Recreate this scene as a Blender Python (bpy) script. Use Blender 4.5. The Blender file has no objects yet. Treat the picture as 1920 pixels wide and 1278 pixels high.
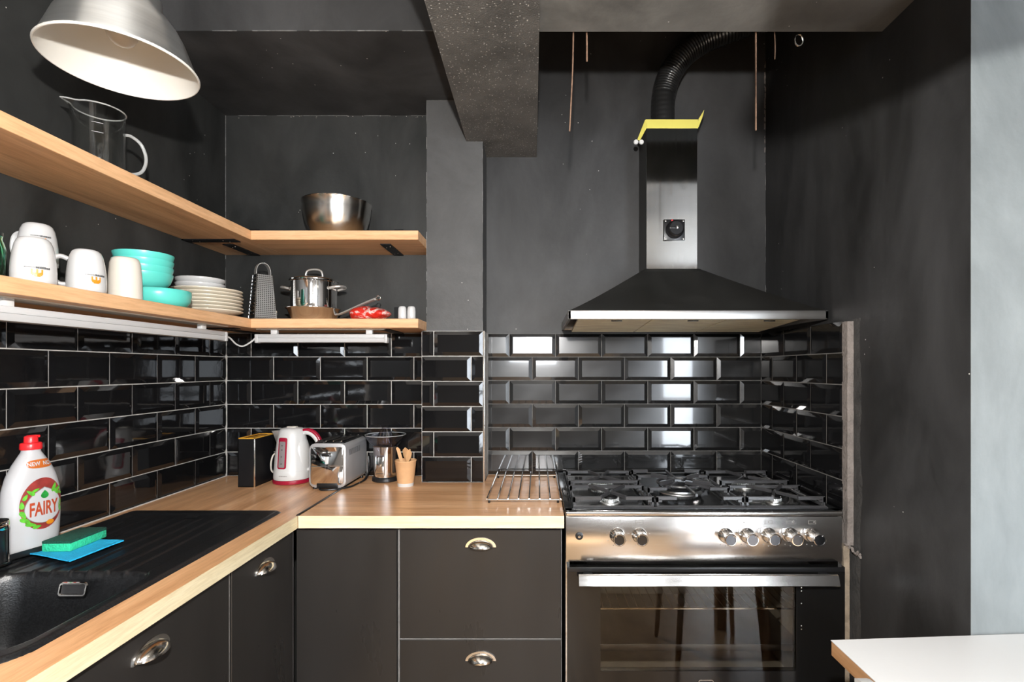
import bpy, bmesh, math, random
from mathutils import Vector, Matrix, noise as mnoise
R = math.radians
PI = math.pi
random.seed(7)
scene = bpy.context.scene
COL = scene.collection

# ------------------------------------------------------------------ camera
# one-point perspective, focal length 963 px on the 1920 px frame, lens shift
cam_d = bpy.data.cameras.new('camera')
cam = bpy.data.objects.new('camera', cam_d); COL.objects.link(cam)
cam.location = (0, 0, 1.359); cam.rotation_euler = (R(90), 0, 0)
cam_d.sensor_width = 36; cam_d.lens = 963/1920*36
cam_d.shift_x = -49/1920; cam_d.shift_y = 52/1920
cam_d.clip_start = 0.02
scene.camera = cam

# ------------------------------------------------------------------ sky, lights, exposure
world = bpy.data.worlds.new('sky'); scene.world = world; world.use_nodes = True
wb = world.node_tree.nodes['Background']
wb.inputs[0].default_value = (0.78, 0.88, 1.0, 1); wb.inputs[1].default_value = 6.0

def area(name, loc, rot, sx, sy, power, col):
    d = bpy.data.lights.new(name, 'AREA'); d.shape = 'RECTANGLE'
    d.size = sx; d.size_y = sy; d.energy = power; d.color = col
    o = bpy.data.objects.new(name, d); COL.objects.link(o)
    o.location = loc; o.rotation_euler = rot
    return o
# daylight entering by the two rear windows, behind the camera
area('daylight_small_window', (-0.08, -2.72, 1.86), (R(90), 0, 0), 0.84, 0.88, 30, (0.90, 0.95, 1.0))
area('daylight_balcony_door', (2.2, -2.72, 1.25), (R(90), 0, 0), 1.1, 2.1, 75, (0.88, 0.94, 1.0))
# low sun through the balcony door, lighting a patch of the floor behind the camera
sn_ = bpy.data.lights.new('sun', 'SUN'); sn_.energy = 24; sn_.angle = R(0.6); sn_.color = (1.0, 0.93, 0.82)
sno = bpy.data.objects.new('sun', sn_); COL.objects.link(sno); sno.location = (2.5, -6, 4)
sno.rotation_euler = Vector((-0.20, 1.0, -0.95)).to_track_quat('-Z', 'Y').to_euler()
# the photographer's flash held just above the camera
gl = bpy.data.lights.new('flash', 'POINT'); gl.energy = 150; gl.shadow_soft_size = 0.022; gl.color = (1.0, 0.97, 0.93)
glo = bpy.data.objects.new('flash', gl); COL.objects.link(glo); glo.location = (0.0, -0.03, 1.70)

vs = scene.view_settings
vs.view_transform = 'Standard'; vs.look = 'None'; vs.gamma = 1.0; vs.use_curve_mapping = False
vs.exposure = 0.35

# ------------------------------------------------------------------ materials
def newmat(name):
    m = bpy.data.materials.new(name); m.use_nodes = True
    nt = m.node_tree
    return m, nt, nt.nodes['Principled BSDF']

def lin(c):
    return tuple((v/255/12.92) if v/255 <= 0.04045 else ((v/255+0.055)/1.055)**2.4 for v in c)

def N(nt, t, **kw):
    n = nt.nodes.new(t)
    for k, v in kw.items(): setattr(n, k, v)
    return n

def ramp(nt, fac, stops):
    r = N(nt, 'ShaderNodeValToRGB')
    el = r.color_ramp.elements
    while len(el) < len(stops): el.new(0.5)
    for e, (p, c) in zip(el, stops):
        e.position = p; e.color = (c[0], c[1], c[2], 1)
    nt.links.new(fac, r.inputs[0])
    return r.outputs[0]

def coords(nt, scale=(1, 1, 1), rot=(0, 0, 0), kind='Object'):
    tc = N(nt, 'ShaderNodeTexCoord'); mp = N(nt, 'ShaderNodeMapping')
    mp.inputs['Scale'].default_value = scale; mp.inputs['Rotation'].default_value = rot
    nt.links.new(tc.outputs[kind], mp.inputs[0])
    return mp.outputs[0]

def noise_tex(nt, vec, scale, detail=4, rough=0.55, dist=0.0):
    n = N(nt, 'ShaderNodeTexNoise')
    n.inputs['Scale'].default_value = scale; n.inputs['Detail'].default_value = detail
    n.inputs['Roughness'].default_value = rough; n.inputs['Distortion'].default_value = dist
    nt.links.new(vec, n.inputs['Vector'])
    return n.outputs['Fac']

def bump(nt, b, height, strength, dist=0.01):
    bn = N(nt, 'ShaderNodeBump'); bn.inputs['Strength'].default_value = strength; bn.inputs['Distance'].default_value = dist
    nt.links.new(height, bn.inputs['Height']); nt.links.new(bn.outputs[0], b.inputs['Normal'])

def plain(name, col, rough=0.5, metal=0.0, var=0.0, nscale=8.0, bmp=0.0, bscale=60.0, spec=0.5, coat=0.0, stretch=(1, 1, 1), rvar=0.0):
    m, nt, b = newmat(name)
    b.inputs['Base Color'].default_value = (*col, 1)
    b.inputs['Roughness'].default_value = rough; b.inputs['Metallic'].default_value = metal
    b.inputs['Specular IOR Level'].default_value = spec
    b.inputs['Coat Weight'].default_value = coat
    v = coords(nt, stretch)
    f = noise_tex(nt, v, nscale, 5)
    lo = [max(0, c*(1-var)) for c in col]; hi = [min(1, c*(1+var)) for c in col]
    nt.links.new(ramp(nt, f, [(0.3, lo), (0.7, hi)]), b.inputs['Base Color'])
    if rvar:
        mr = N(nt, 'ShaderNodeMapRange'); mr.inputs[1].default_value = 0.3; mr.inputs[2].default_value = 0.7
        mr.inputs[3].default_value = max(0.0, rough-rvar); mr.inputs[4].default_value = rough+rvar
        nt.links.new(noise_tex(nt, v, nscale*1.7, 4), mr.inputs[0]); nt.links.new(mr.outputs[0], b.inputs['Roughness'])
    if bmp:
        bump(nt, b, noise_tex(nt, v, bscale, 3), bmp)
    return m

def wood(name, c1, c2, c3, axis='X', rough=0.45, scale=1.0):
    m, nt, b = newmat(name)
    s = {'X': (0.7, 9, 9), 'Y': (9, 0.7, 9), 'Z': (9, 9, 0.7)}[axis]
    s = tuple(x*scale for x in s)
    v = coords(nt, s)
    f = noise_tex(nt, v, 2.2, 8, 0.62, 0.6)
    colr = ramp(nt, f, [(0.28, c1), (0.5, c2), (0.72, c3)])
    s2 = tuple(x*6 for x in s)
    g = noise_tex(nt, coords(nt, s2), 3.0, 4, 0.7)
    gr = ramp(nt, g, [(0.35, (0.80, 0.78, 0.75)), (0.6, (1, 1, 1))])
    mx = N(nt, 'ShaderNodeMixRGB', blend_type='MULTIPLY'); mx.inputs[0].default_value = 0.8
    nt.links.new(colr, mx.inputs[1]); nt.links.new(gr, mx.inputs[2])
    nt.links.new(mx.outputs[0], b.inputs['Base Color'])
    b.inputs['Roughness'].default_value = rough
    bump(nt, b, g, 0.08, 0.002)
    return m

def paint(name, lo, hi, rough=0.55, fleck=True, bmp=0.12, streak=(1.4, 1.4, 0.7), nscale=2.4, spec=0.35):
    """brushed dark wall paint: cloudy tone, chalky chips and a little relief"""
    m, nt, b = newmat(name)
    v = coords(nt, streak)
    f = noise_tex(nt, v, nscale, 7, 0.62, 0.4)
    colr = ramp(nt, f, [(0.30, lo), (0.70, hi)])
    if fleck:
        v2 = coords(nt)
        vo = N(nt, 'ShaderNodeTexVoronoi'); vo.inputs['Scale'].default_value = 34.0
        nt.links.new(v2, vo.inputs['Vector'])
        d = N(nt, 'ShaderNodeMath', operation='LESS_THAN'); d.inputs[1].default_value = 0.062
        nt.links.new(vo.outputs['Distance'], d.inputs[0])
        mk = N(nt, 'ShaderNodeMath', operation='GREATER_THAN'); mk.inputs[1].default_value = 0.585
        nt.links.new(noise_tex(nt, v2, 3.1, 2), mk.inputs[0])
        mu = N(nt, 'ShaderNodeMath', operation='MULTIPLY')
        nt.links.new(d.outputs[0], mu.inputs[0]); nt.links.new(mk.outputs[0], mu.inputs[1])
        mx = N(nt, 'ShaderNodeMixRGB'); mx.inputs[2].default_value = (0.50, 0.48, 0.45, 1)
        nt.links.new(mu.outputs[0], mx.inputs[0]); nt.links.new(colr, mx.inputs[1])
        colr = mx.outputs[0]
    nt.links.new(colr, b.inputs['Base Color'])
    b.inputs['Roughness'].default_value = rough
    b.inputs['Specular IOR Level'].default_value = spec
    bump(nt, b, noise_tex(nt, coords(nt), 38, 5, 0.6), bmp, 0.006)
    return m

def glassy(name, tint, gloss_rough=0.02, ior=1.5, strength=1.0):
    """thin pane: clear tinted body with a fresnel gloss"""
    m = bpy.data.materials.new(name); m.use_nodes = True; nt = m.node_tree
    nt.nodes.clear()
    out = N(nt, 'ShaderNodeOutputMaterial'); mix = N(nt, 'ShaderNodeMixShader')
    tr = N(nt, 'ShaderNodeBsdfTransparent'); gl_ = N(nt, 'ShaderNodeBsdfGlossy'); fr = N(nt, 'ShaderNodeFresnel')
    tr.inputs[0].default_value = (*tint, 1); gl_.inputs['Roughness'].default_value = gloss_rough
    geo = N(nt, 'ShaderNodeNewGeometry'); mr = N(nt, 'ShaderNodeMapRange')      # same gloss on both faces of the pane
    mr.inputs[3].default_value = ior; mr.inputs[4].default_value = 1/ior
    nt.links.new(geo.outputs['Backfacing'], mr.inputs[0]); nt.links.new(mr.outputs[0], fr.inputs[0])
    nt.links.new(fr.outputs[0], mix.inputs[0]); nt.links.new(tr.outputs[0], mix.inputs[1]); nt.links.new(gl_.outputs[0], mix.inputs[2])
    nt.links.new(mix.outputs[0], out.inputs[0])
    return m

M = {}
M['wall'] = paint('black_wall_paint', (0.0095, 0.010, 0.0095), (0.040, 0.0405, 0.039))
M['wall_s'] = paint('lit_black_wall_paint', (0.016, 0.016, 0.0163), (0.052, 0.052, 0.053))  # lit copy of the black wall paint, extra brightness put into the colour
M['wall_r'] = paint('black_wall_paint_smeared', (0.010, 0.010, 0.010), (0.038, 0.038, 0.039), streak=(2.2, 2.2, 0.8), nscale=2.2)
M['wall_lit'] = paint('grey_blue_wall_paint', (0.115, 0.13, 0.134), (0.25, 0.275, 0.282), rough=0.6, fleck=False, streak=(1.2, 1.2, 0.6), bmp=0.2)
M['pillar'] = paint('charcoal_pillar_paint', (0.050, 0.050, 0.050), (0.084, 0.084, 0.084), streak=(1.2, 1.2, 1.6), bmp=0.3)
M['white_ceiling'] = plain('white_ceiling_paint', (0.62, 0.61, 0.59), 0.9, var=0.03)
M['rear'] = plain('grey_rear_wall', (0.22, 0.215, 0.21), 0.8, var=0.06)
M['slab'] = paint('mottled_grey_ceiling_paint', (0.070, 0.067, 0.062), (0.150, 0.145, 0.134), streak=(1.5, 1.5, 1.5), nscale=3.2)  # mottled warm grey, lighter than the wall paint
def beam_mat():
    m, nt, b = newmat('rough_tarred_concrete')
    v = coords(nt)
    f = noise_tex(nt, v, 7, 6, 0.65)
    nt.links.new(ramp(nt, f, [(0.3, (0.050, 0.047, 0.043)), (0.7, (0.120, 0.113, 0.102))]), b.inputs['Base Color'])
    b.inputs['Roughness'].default_value = 0.38
    vo = N(nt, 'ShaderNodeTexVoronoi'); vo.inputs['Scale'].default_value = 170
    nt.links.new(v, vo.inputs['Vector'])
    ad = N(nt, 'ShaderNodeMath', operation='ADD')
    nt.links.new(vo.outputs['Distance'], ad.inputs[0]); nt.links.new(noise_tex(nt, v, 90, 6, 0.7), ad.inputs[1])
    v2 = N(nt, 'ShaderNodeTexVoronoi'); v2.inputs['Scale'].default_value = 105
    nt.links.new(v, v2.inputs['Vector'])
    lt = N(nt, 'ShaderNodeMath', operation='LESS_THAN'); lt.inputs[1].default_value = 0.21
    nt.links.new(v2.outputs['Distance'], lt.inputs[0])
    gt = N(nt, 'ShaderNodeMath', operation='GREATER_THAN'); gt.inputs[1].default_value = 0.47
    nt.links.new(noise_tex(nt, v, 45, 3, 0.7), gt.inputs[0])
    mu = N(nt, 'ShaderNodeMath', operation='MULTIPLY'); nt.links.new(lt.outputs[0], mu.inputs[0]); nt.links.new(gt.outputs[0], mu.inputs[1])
    mx = N(nt, 'ShaderNodeMixRGB'); mx.inputs[2].default_value = (0.36, 0.345, 0.32, 1)  # pale sand grains, their sparkle put into the colour
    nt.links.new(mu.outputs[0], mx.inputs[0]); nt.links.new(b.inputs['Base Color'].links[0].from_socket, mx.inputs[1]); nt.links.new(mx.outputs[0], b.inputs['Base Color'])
    bump(nt, b, noise_tex(nt, v, 210, 4, 0.7), 0.75, 0.008)
    return m
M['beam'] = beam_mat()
M['floor'] = wood('oak_floor', (0.30, 0.19, 0.10), (0.42, 0.28, 0.16), (0.52, 0.36, 0.22), 'Y', 0.3)
M['tile'] = plain('black_glazed_tile', (0.006, 0.006, 0.0065), 0.05, var=0.2, spec=0.55, bmp=0.025, bscale=14)
M['tile_s'] = plain('greasy_black_tile', (0.008, 0.008, 0.0082), 0.21, var=0.3, nscale=4, spec=0.5, coat=1.0, bmp=0.012, bscale=9, rvar=0.06)
M['tile_s'].node_tree.nodes['Principled BSDF'].inputs['Coat Roughness'].default_value = 0.045
M['grout'] = plain('grey_grout', (0.40, 0.385, 0.365), 0.9, var=0.25, nscale=30)
M['grout_d'] = plain('sooty_grout', (0.13, 0.125, 0.118), 0.85, var=0.3, nscale=30)
M['plaster'] = plain('raw_pinkish_plaster', (0.20, 0.175, 0.16), 0.95, var=0.22, nscale=22, bmp=0.6, bscale=120)
M['plaster_d'] = plain('smeared_grey_plaster', (0.036, 0.0345, 0.033), 0.9, var=0.3, nscale=18, bmp=0.4, bscale=90)
M['board'] = plain('raw_board_edge', (0.26, 0.21, 0.155), 0.9, var=0.25, nscale=40, bmp=0.4, bscale=150)
WC = ((0.47, 0.245, 0.115), (0.66, 0.385, 0.20), (0.78, 0.49, 0.275))
M['shelf_x'] = wood('oak_shelf_lengthwise', *WC, axis='X')
M['shelf_y'] = wood('oak_shelf_along_wall', *WC, axis='Y')
TC = ((0.48, 0.235, 0.105), (0.70, 0.39, 0.195), (0.85, 0.52, 0.285))
M['top_x'] = wood('oak_worktop_lengthwise', *TC, axis='X', rough=0.28)
M['top_y'] = wood('oak_worktop_along_wall', *TC, axis='Y', rough=0.28)
M['cream'] = wood('pale_worktop_edging', (0.62, 0.525, 0.335), (0.71, 0.62, 0.42), (0.76, 0.69, 0.495), axis='X', rough=0.5)
M['cream_y'] = wood('pale_worktop_edging_y', (0.62, 0.525, 0.335), (0.71, 0.62, 0.42), (0.76, 0.69, 0.495), axis='Y', rough=0.5)
M['front'] = plain('black_cabinet_front', (0.019, 0.0175, 0.0165), 0.32, var=0.16, nscale=2.0, stretch=(3, 3, 0.8), rvar=0.06)
M['carcass'] = plain('worn_grey_carcass', (0.17, 0.165, 0.16), 0.7, var=0.3, nscale=30)
M['chrome'] = plain('chrome', (0.82, 0.80, 0.78), 0.07, 1.0)
M['nickel'] = plain('satin_nickel', (0.80, 0.76, 0.70), 0.16, 1.0)
M['steel'] = plain('brushed_steel', (0.66, 0.65, 0.63), 0.09, 1.0, var=0.04, nscale=9, stretch=(8, 1, 0.4), rvar=0.02)
M['steel_h'] = plain('brushed_steel_sideways', (0.72, 0.70, 0.68), 0.20, 1.0, var=0.04, nscale=9, stretch=(0.4, 1, 6), rvar=0.03)
M['steel_d'] = plain('dark_steel', (0.16, 0.16, 0.165), 0.35, 1.0, var=0.2)
M['alu'] = plain('spun_aluminium', (0.78, 0.79, 0.78), 0.36, 1.0, var=0.05, nscale=9, stretch=(0.6, 0.6, 10))
M['lampalu'] = plain('dull_spun_aluminium', (0.74, 0.75, 0.74), 0.34, 0.92, var=0.08, nscale=9, stretch=(0.6, 0.6, 10))
def radial(m, an):
    nt = m.node_tree; b = nt.nodes['Principled BSDF']; tn = N(nt, 'ShaderNodeTangent'); tn.direction_type = 'RADIAL'; tn.axis = 'Z'
    nt.links.new(tn.outputs[0], b.inputs['Tangent']); b.inputs['Anisotropic'].default_value = an; b.inputs['Anisotropic Rotation'].default_value = 0.25
radial(M['lampalu'], 0.75)
M['spun'] = plain('spun_steel', (0.70, 0.68, 0.64), 0.26, 1.0, var=0.05, nscale=9, stretch=(0.6, 0.6, 8)); radial(M['spun'], 0.7)
M['satin'] = plain('satin_steel', (0.72, 0.71, 0.69), 0.42, 0.85, var=0.04)
M['silver'] = plain('silver_lacquer', (0.52, 0.52, 0.53), 0.38, 0.55, var=0.03)
M['knobface'] = plain('dark_turned_metal', (0.10, 0.10, 0.105), 0.22, 1.0, var=0.1); radial(M['knobface'], 0.8)
M['white'] = plain('white_plastic', (0.58, 0.58, 0.575), 0.3, var=0.02)
M['white_lamp'] = plain('white_lamp_enamel', (0.60, 0.59, 0.55), 0.45, var=0.01)
M['ceramic'] = plain('white_ceramic', (0.53, 0.53, 0.53), 0.14, var=0.01)
M['creamcer'] = plain('cream_ceramic', (0.66, 0.60, 0.49), 0.22, var=0.03)
M['ivory'] = plain('ivory_plastic', (0.62, 0.58, 0.515), 0.35, var=0.02)
M['turq'] = plain('turquoise_plastic', (0.10, 0.56, 0.49), 0.32, var=0.04)
M['black'] = plain('black_plastic', (0.012, 0.012, 0.013), 0.3, var=0.2)
M['black_m'] = plain('matt_black_metal', (0.007, 0.007, 0.008), 0.42, var=0.2, spec=0.25)
M['granite'] = plain('black_granite_composite', (0.009, 0.0095, 0.0105), 0.30, var=0.6, nscale=240, bmp=0.10, bscale=300)
M['iron'] = plain('grey_enamelled_iron', (0.042, 0.042, 0.045), 0.28, var=0.2, nscale=30, spec=0.8)
M['hob'] = plain('black_hob_enamel', (0.012, 0.0125, 0.013), 0.12, var=0.3, spec=0.7)
M['hoodblk'] = plain('black_hood_enamel', (0.016, 0.0155, 0.014), 0.38, var=0.3, nscale=6)
M['ovenglass'] = plain('black_oven_glass', (0.006, 0.006, 0.006), 0.07, spec=0.6)
M['cavity'] = plain('grey_oven_enamel', (0.36, 0.34, 0.31), 0.5, var=0.3)
M['pane'] = glassy('smoked_oven_pane', (0.72, 0.70, 0.66))
M['filter'] = plain('greasy_aluminium_filter', (0.88, 0.78, 0.58), 0.5, 0.0, var=0.22, nscale=9, stretch=(1, 6, 1), bmp=0.3, bscale=160)
M['duct'] = plain('black_duct', (0.014, 0.014, 0.014), 0.3, var=0.2, spec=0.6)
M['tape'] = plain('yellow_tape', (0.62, 0.55, 0.11), 0.5, var=0.05)
M['copper'] = plain('coppery_wire', (0.22, 0.135, 0.09), 0.5, 0.4, var=0.3, nscale=60)
M['red'] = plain('red_plastic', (0.72, 0.02, 0.025), 0.3, var=0.05)
M['darkred'] = plain('dark_red_plastic', (0.30, 0.008, 0.03), 0.25, var=0.05)
M['bottle'] = plain('white_bottle_plastic', (0.48, 0.48, 0.495), 0.22, var=0.01)
M['sponge'] = plain('green_sponge', (0.025, 0.56, 0.29), 0.9, var=0.12, nscale=90, bmp=0.5, bscale=220)
M['scour'] = plain('dark_green_scourer', (0.004, 0.075, 0.048), 0.95, var=0.3, nscale=120, bmp=0.7, bscale=300)
M['cloth'] = plain('blue_sponge_cloth', (0.012, 0.46, 0.82), 0.85, var=0.06, nscale=60, bmp=0.5, bscale=160)
M['kraft'] = plain('kraft_paper', (0.62, 0.36, 0.18), 0.75, var=0.06, nscale=30)
M['spoonwood'] = wood('birch_cutlery_wood', (0.50, 0.27, 0.12), (0.60, 0.34, 0.16), (0.68, 0.41, 0.21), 'Z', 0.6)
M['gold'] = plain('orange_yellow_inside', (0.80, 0.42, 0.05), 0.3, 0.2, var=0.1)
M['greyglass'] = plain('smoky_water_gauge', (0.24, 0.22, 0.22), 0.2, var=0.1)
M['ink'] = plain('black_print', (0.02, 0.02, 0.02), 0.5)
M['greyink'] = plain('grey_print', (0.20, 0.19, 0.18), 0.5)
M['orange'] = plain('orange_print', (0.62, 0.22, 0.012), 0.4)
M['maroon'] = plain('maroon_print', (0.26, 0.035, 0.03), 0.35, var=0.35, nscale=40)
M['leaf'] = plain('green_print', (0.10, 0.42, 0.03), 0.35, var=0.35, nscale=120)
M['leafd'] = plain('deep_green_print', (0.015, 0.26, 0.04), 0.35, var=0.3, nscale=120)
M['lettering'] = plain('brown_red_print', (0.42, 0.06, 0.02), 0.35, var=0.15)
M['banner'] = plain('orange_brown_print', (0.48, 0.12, 0.02), 0.35, var=0.1)
M['table'] = plain('white_table_laminate', (0.66, 0.66, 0.66), 0.3, var=0.01)
M['table_edge'] = wood('oak_table_edge', (0.30, 0.155, 0.065), (0.40, 0.215, 0.10), (0.50, 0.29, 0.15), 'Y', 0.5)
M['smoke'] = glassy('smoky_clear_plastic', (0.74, 0.76, 0.82), 0.04, 1.95)
M['batten'] = plain('batten_white', (0.47, 0.475, 0.48), 0.35, var=0.02)
M['lipsteel'] = plain('dull_lip_steel', (0.42, 0.41, 0.40), 0.40, 1.0, var=0.05)
M['edge_line'] = plain('pale_wall_edge', (0.17, 0.168, 0.165), 0.9, var=0.4, nscale=60)
M['bulb'] = plain('frosted_bulb', (0.55, 0.53, 0.49), 0.35)
def glass_mat(name, col, rough=0.0, ior=1.45):
    m, nt, b = newmat(name)
    b.inputs['Base Color'].default_value = (*col, 1); b.inputs['Transmission Weight'].default_value = 1.0
    b.inputs['Roughness'].default_value = rough; b.inputs['IOR'].default_value = ior
    return m
M['glass'] = glass_mat('clear_glass', (0.97, 0.98, 0.97))
M['rimglass'] = glass_mat('frosted_glass_edge', (0.95, 0.96, 0.95), 0.22); M['rimglass'].node_tree.nodes['Principled BSDF'].inputs['Transmission Weight'].default_value = 0.72
M['thinglass'] = glassy('thin_clear_glass', (0.97, 0.975, 0.97), 0.01, 1.5)
M['greenglass'] = glass_mat('green_glass', (0.35, 0.72, 0.50), 0.03)
def bag_mat():
    m, nt, b = newmat('red_printed_foil')
    v = coords(nt, (1, 1, 1.6))
    f = noise_tex(nt, v, 26, 5, 0.6, 1.6)
    nt.links.new(ramp(nt, f, [(0.0, (0.42, 0.012, 0.008)), (0.5, (0.55, 0.022, 0.012)), (0.60, (0.72, 0.62, 0.58)), (0.625, (0.5, 0.02, 0.012))]), b.inputs['Base Color'])
    b.inputs['Roughness'].default_value = 0.28
    bump(nt, b, noise_tex(nt, v, 30, 4), 0.5)
    return m
M['bag'] = bag_mat()
def grater_mat():
    m, nt, b = newmat('perforated_steel')
    v = coords(nt, (1, 1, 1))
    se = N(nt, 'ShaderNodeSeparateXYZ'); nt.links.new(v, se.inputs[0])
    def sn(src, k, add=None):
        mu = N(nt, 'ShaderNodeMath', operation='MULTIPLY'); mu.inputs[1].default_value = k
        nt.links.new(src, mu.inputs[0])
        s = N(nt, 'ShaderNodeMath', operation='SINE'); nt.links.new(mu.outputs[0], s.inputs[0])
        return s.outputs[0]
    def comb(op, a_, b_):
        n_ = N(nt, 'ShaderNodeMath', operation=op); nt.links.new(a_, n_.inputs[0]); nt.links.new(b_, n_.inputs[1]); return n_.outputs[0]
    d1 = comb('ADD', se.outputs[0], se.outputs[2]); d2 = comb('SUBTRACT', se.outputs[0], se.outputs[2])
    p = comb('MULTIPLY', sn(d1, 430.0), sn(d2, 430.0))
    nt.links.new(ramp(nt, p, [(0.30, (0.62, 0.62, 0.61)), (0.42, (0.015, 0.015, 0.015))]), b.inputs['Base Color'])
    b.inputs['Metallic'].default_value = 0.85; b.inputs['Roughness'].default_value = 0.3
    return m
M['grater'] = grater_mat()

# ------------------------------------------------------------------ mesh helpers
class B:
    """collects shapes into one bmesh, linked as ONE mesh object"""
    def __init__(s): s.bm = bmesh.new()
    def box(s, x0, x1, y0, y1, z0, z1, bev=0.0, seg=2):
        r = bmesh.ops.create_cube(s.bm, size=1.0)
        vs_ = r['verts']
        for v in vs_:
            v.co = Vector(((x0+x1)/2+v.co.x*(x1-x0), (y0+y1)/2+v.co.y*(y1-y0), (z0+z1)/2+v.co.z*(z1-z0)))
        if bev:
            ed = list({e for v in vs_ for e in v.link_edges})
            bmesh.ops.bevel(s.bm, geom=ed, offset=bev, segments=seg, affect='EDGES', profile=0.5)
        return s
    def lathe(s, prof, seg=32, c=(0, 0, 0), sx=1.0, sy=1.0, cap=False):
        rings = []
        for r, z in prof:
            if r < 1e-6:
                rings.append([s.bm.verts.new((c[0], c[1], c[2]+z))])
            else:
                rings.append([s.bm.verts.new((c[0]+sx*r*math.cos(2*PI*k/seg), c[1]+sy*r*math.sin(2*PI*k/seg), c[2]+z)) for k in range(seg)])
        for a, b in zip(rings, rings[1:]):
            for k in range(seg):
                k2 = (k+1) % seg
                if len(a) == 1 and len(b) == 1: continue
                if len(a) == 1: s.bm.faces.new((a[0], b[k2], b[k]))
                elif len(b) == 1: s.bm.faces.new((a[k], a[k2], b[0]))
                else: s.bm.faces.new((a[k], a[k2], b[k2], b[k]))
        if cap:
            if len(rings[0]) > 1: s.bm.faces.new(rings[0][::-1])
            if len(rings[-1]) > 1: s.bm.faces.new(rings[-1])
        return s
    def tube(s, pts, r, seg=10, closed=False, flat=1.0, caps=True):
        P = [Vector(p) for p in pts]; n = len(P)
        rr = r if isinstance(r, (list, tuple)) else [r]*n
        rings = []; up = None
        for i in range(n):
            if closed: t = (P[(i+1) % n]-P[i-1])
            else: t = P[min(i+1, n-1)]-P[max(i-1, 0)]
            t.normalize()
            if up is None:
                a = Vector((0, 0, 1)) if abs(t.z) < 0.9 else Vector((1, 0, 0))
                up = (a-t*a.dot(t)).normalized()
            else:
                up = (up-t*up.dot(t)).normalized()
            w = t.cross(up)
            rings.append([s.bm.verts.new(P[i]+rr[i]*(math.cos(2*PI*k/seg)*up*flat+math.sin(2*PI*k/seg)*w)) for k in range(seg)])
        m = n if closed else n-1
        for i in range(m):
            a, b = rings[i], rings[(i+1) % n]
            for k in range(seg):
                s.bm.faces.new((a[k], a[(k+1) % seg], b[(k+1) % seg], b[k]))
        if not closed and caps:
            s.bm.faces.new(rings[0][::-1]); s.bm.faces.new(rings[-1])
        return s
    def cyl(s, p0, p1, r0, r1=None, seg=20):
        return s.tube([p0, p1], [r0, r0 if r1 is None else r1], seg)
    def prism(s, poly, d0, d1, axis='Y', bev=0.0):
        """polygon in the two other axes, extruded along axis"""
        def pt(a, b, d):
            return {'Y': (a, d, b), 'X': (d, a, b), 'Z': (a, b, d)}[axis]
        A = [s.bm.verts.new(pt(a, b, d0)) for a, b in poly]; Bv = [s.bm.verts.new(pt(a, b, d1)) for a, b in poly]
        fs = [s.bm.faces.new(A), s.bm.faces.new(Bv[::-1])]
        n = len(poly)
        for k in range(n):
            fs.append(s.bm.faces.new((A[k], A[(k+1) % n], Bv[(k+1) % n], Bv[k])))
        if bev:
            ed = list({e for f in fs[:2] for e in f.edges})
            bmesh.ops.bevel(s.bm, geom=ed, offset=bev, segments=2, affect='EDGES', profile=0.5)
        return s
    def quad(s, *p):
        s.bm.faces.new([s.bm.verts.new(q) for q in p]); return s
    def poly(s, verts, faces):
        V = [s.bm.verts.new(v) for v in verts]
        for f in faces: s.bm.faces.new([V[i] for i in f])
        return s
    def xf(s, mat):
        bmesh.ops.transform(s.bm, matrix=mat, verts=s.bm.verts); return s
    def mesh(s, name, mat, smooth=True, ang=38):
        bmesh.ops.recalc_face_normals(s.bm, faces=s.bm.faces)
        me = bpy.data.meshes.new(name); s.bm.to_mesh(me); s.bm.free()
        me.materials.append(M[mat])
        if smooth:
            me.shade_smooth(); me.set_sharp_from_angle(angle=R(ang))
        return me
    def obj(s, name, mat, parent=None, smooth=True, ang=38, loc=(0, 0, 0), rotz=0.0):
        return link(name, s.mesh(name, mat, smooth, ang), parent, loc, rotz)

def link(name, me, parent=None, loc=(0, 0, 0), rotz=0.0, rot=None):
    o = bpy.data.objects.new(name, me); COL.objects.link(o)
    o.parent = parent; o.location = loc; o.rotation_euler = rot if rot else (0, 0, rotz)
    return o
def tag(o, label, cat, group=None, kind=None):
    o['label'] = label; o['category'] = cat
    if group: o['group'] = group
    if kind: o['kind'] = kind
    return o
def thing(name, label, cat, loc=(0, 0, 0), rotz=0.0, group=None):
    o = bpy.data.objects.new(name, None); COL.objects.link(o); o.empty_display_size = 0.05
    o.location = loc; o.rotation_euler = (0, 0, rotz)
    return tag(o, label, cat, group)
def arc(cx, cy, r, a0, a1, n, rz=None):
    rz = rz or r
    return [(cx+r*math.cos(R(a0+(a1-a0)*k/n)), cy+rz*math.sin(R(a0+(a1-a0)*k/n))) for k in range(n+1)]
def rrect(x0, x1, z0, z1, r, n=5):
    return (arc(x1-r, z1-r, r, 0, 90, n)+arc(x0+r, z1-r, r, 90, 180, n)+arc(x0+r, z0+r, r, 180, 270, n)+arc(x1-r, z0+r, r, 270, 360, n))
def smooth_path(pts, n=8):
    """Catmull-Rom through the points"""
    P = [Vector(p) for p in pts]; P = [2*P[0]-P[1]]+P+[2*P[-1]-P[-2]]
    out = []
    for i in range(1, len(P)-2):
        for k in range(n):
            t = k/n; a, b, c, d = P[i-1], P[i], P[i+1], P[i+2]
            out.append(0.5*((2*b)+(c-a)*t+(2*a-5*b+4*c-d)*t*t+(3*b-a-3*c+d)*t**3))
    out.append(P[-2])
    return out
def struct(name, b, mat, label, cat, smooth=False):
    o = b.obj(name, mat, None, smooth)
    return tag(o, label, cat, kind='structure')
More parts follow.
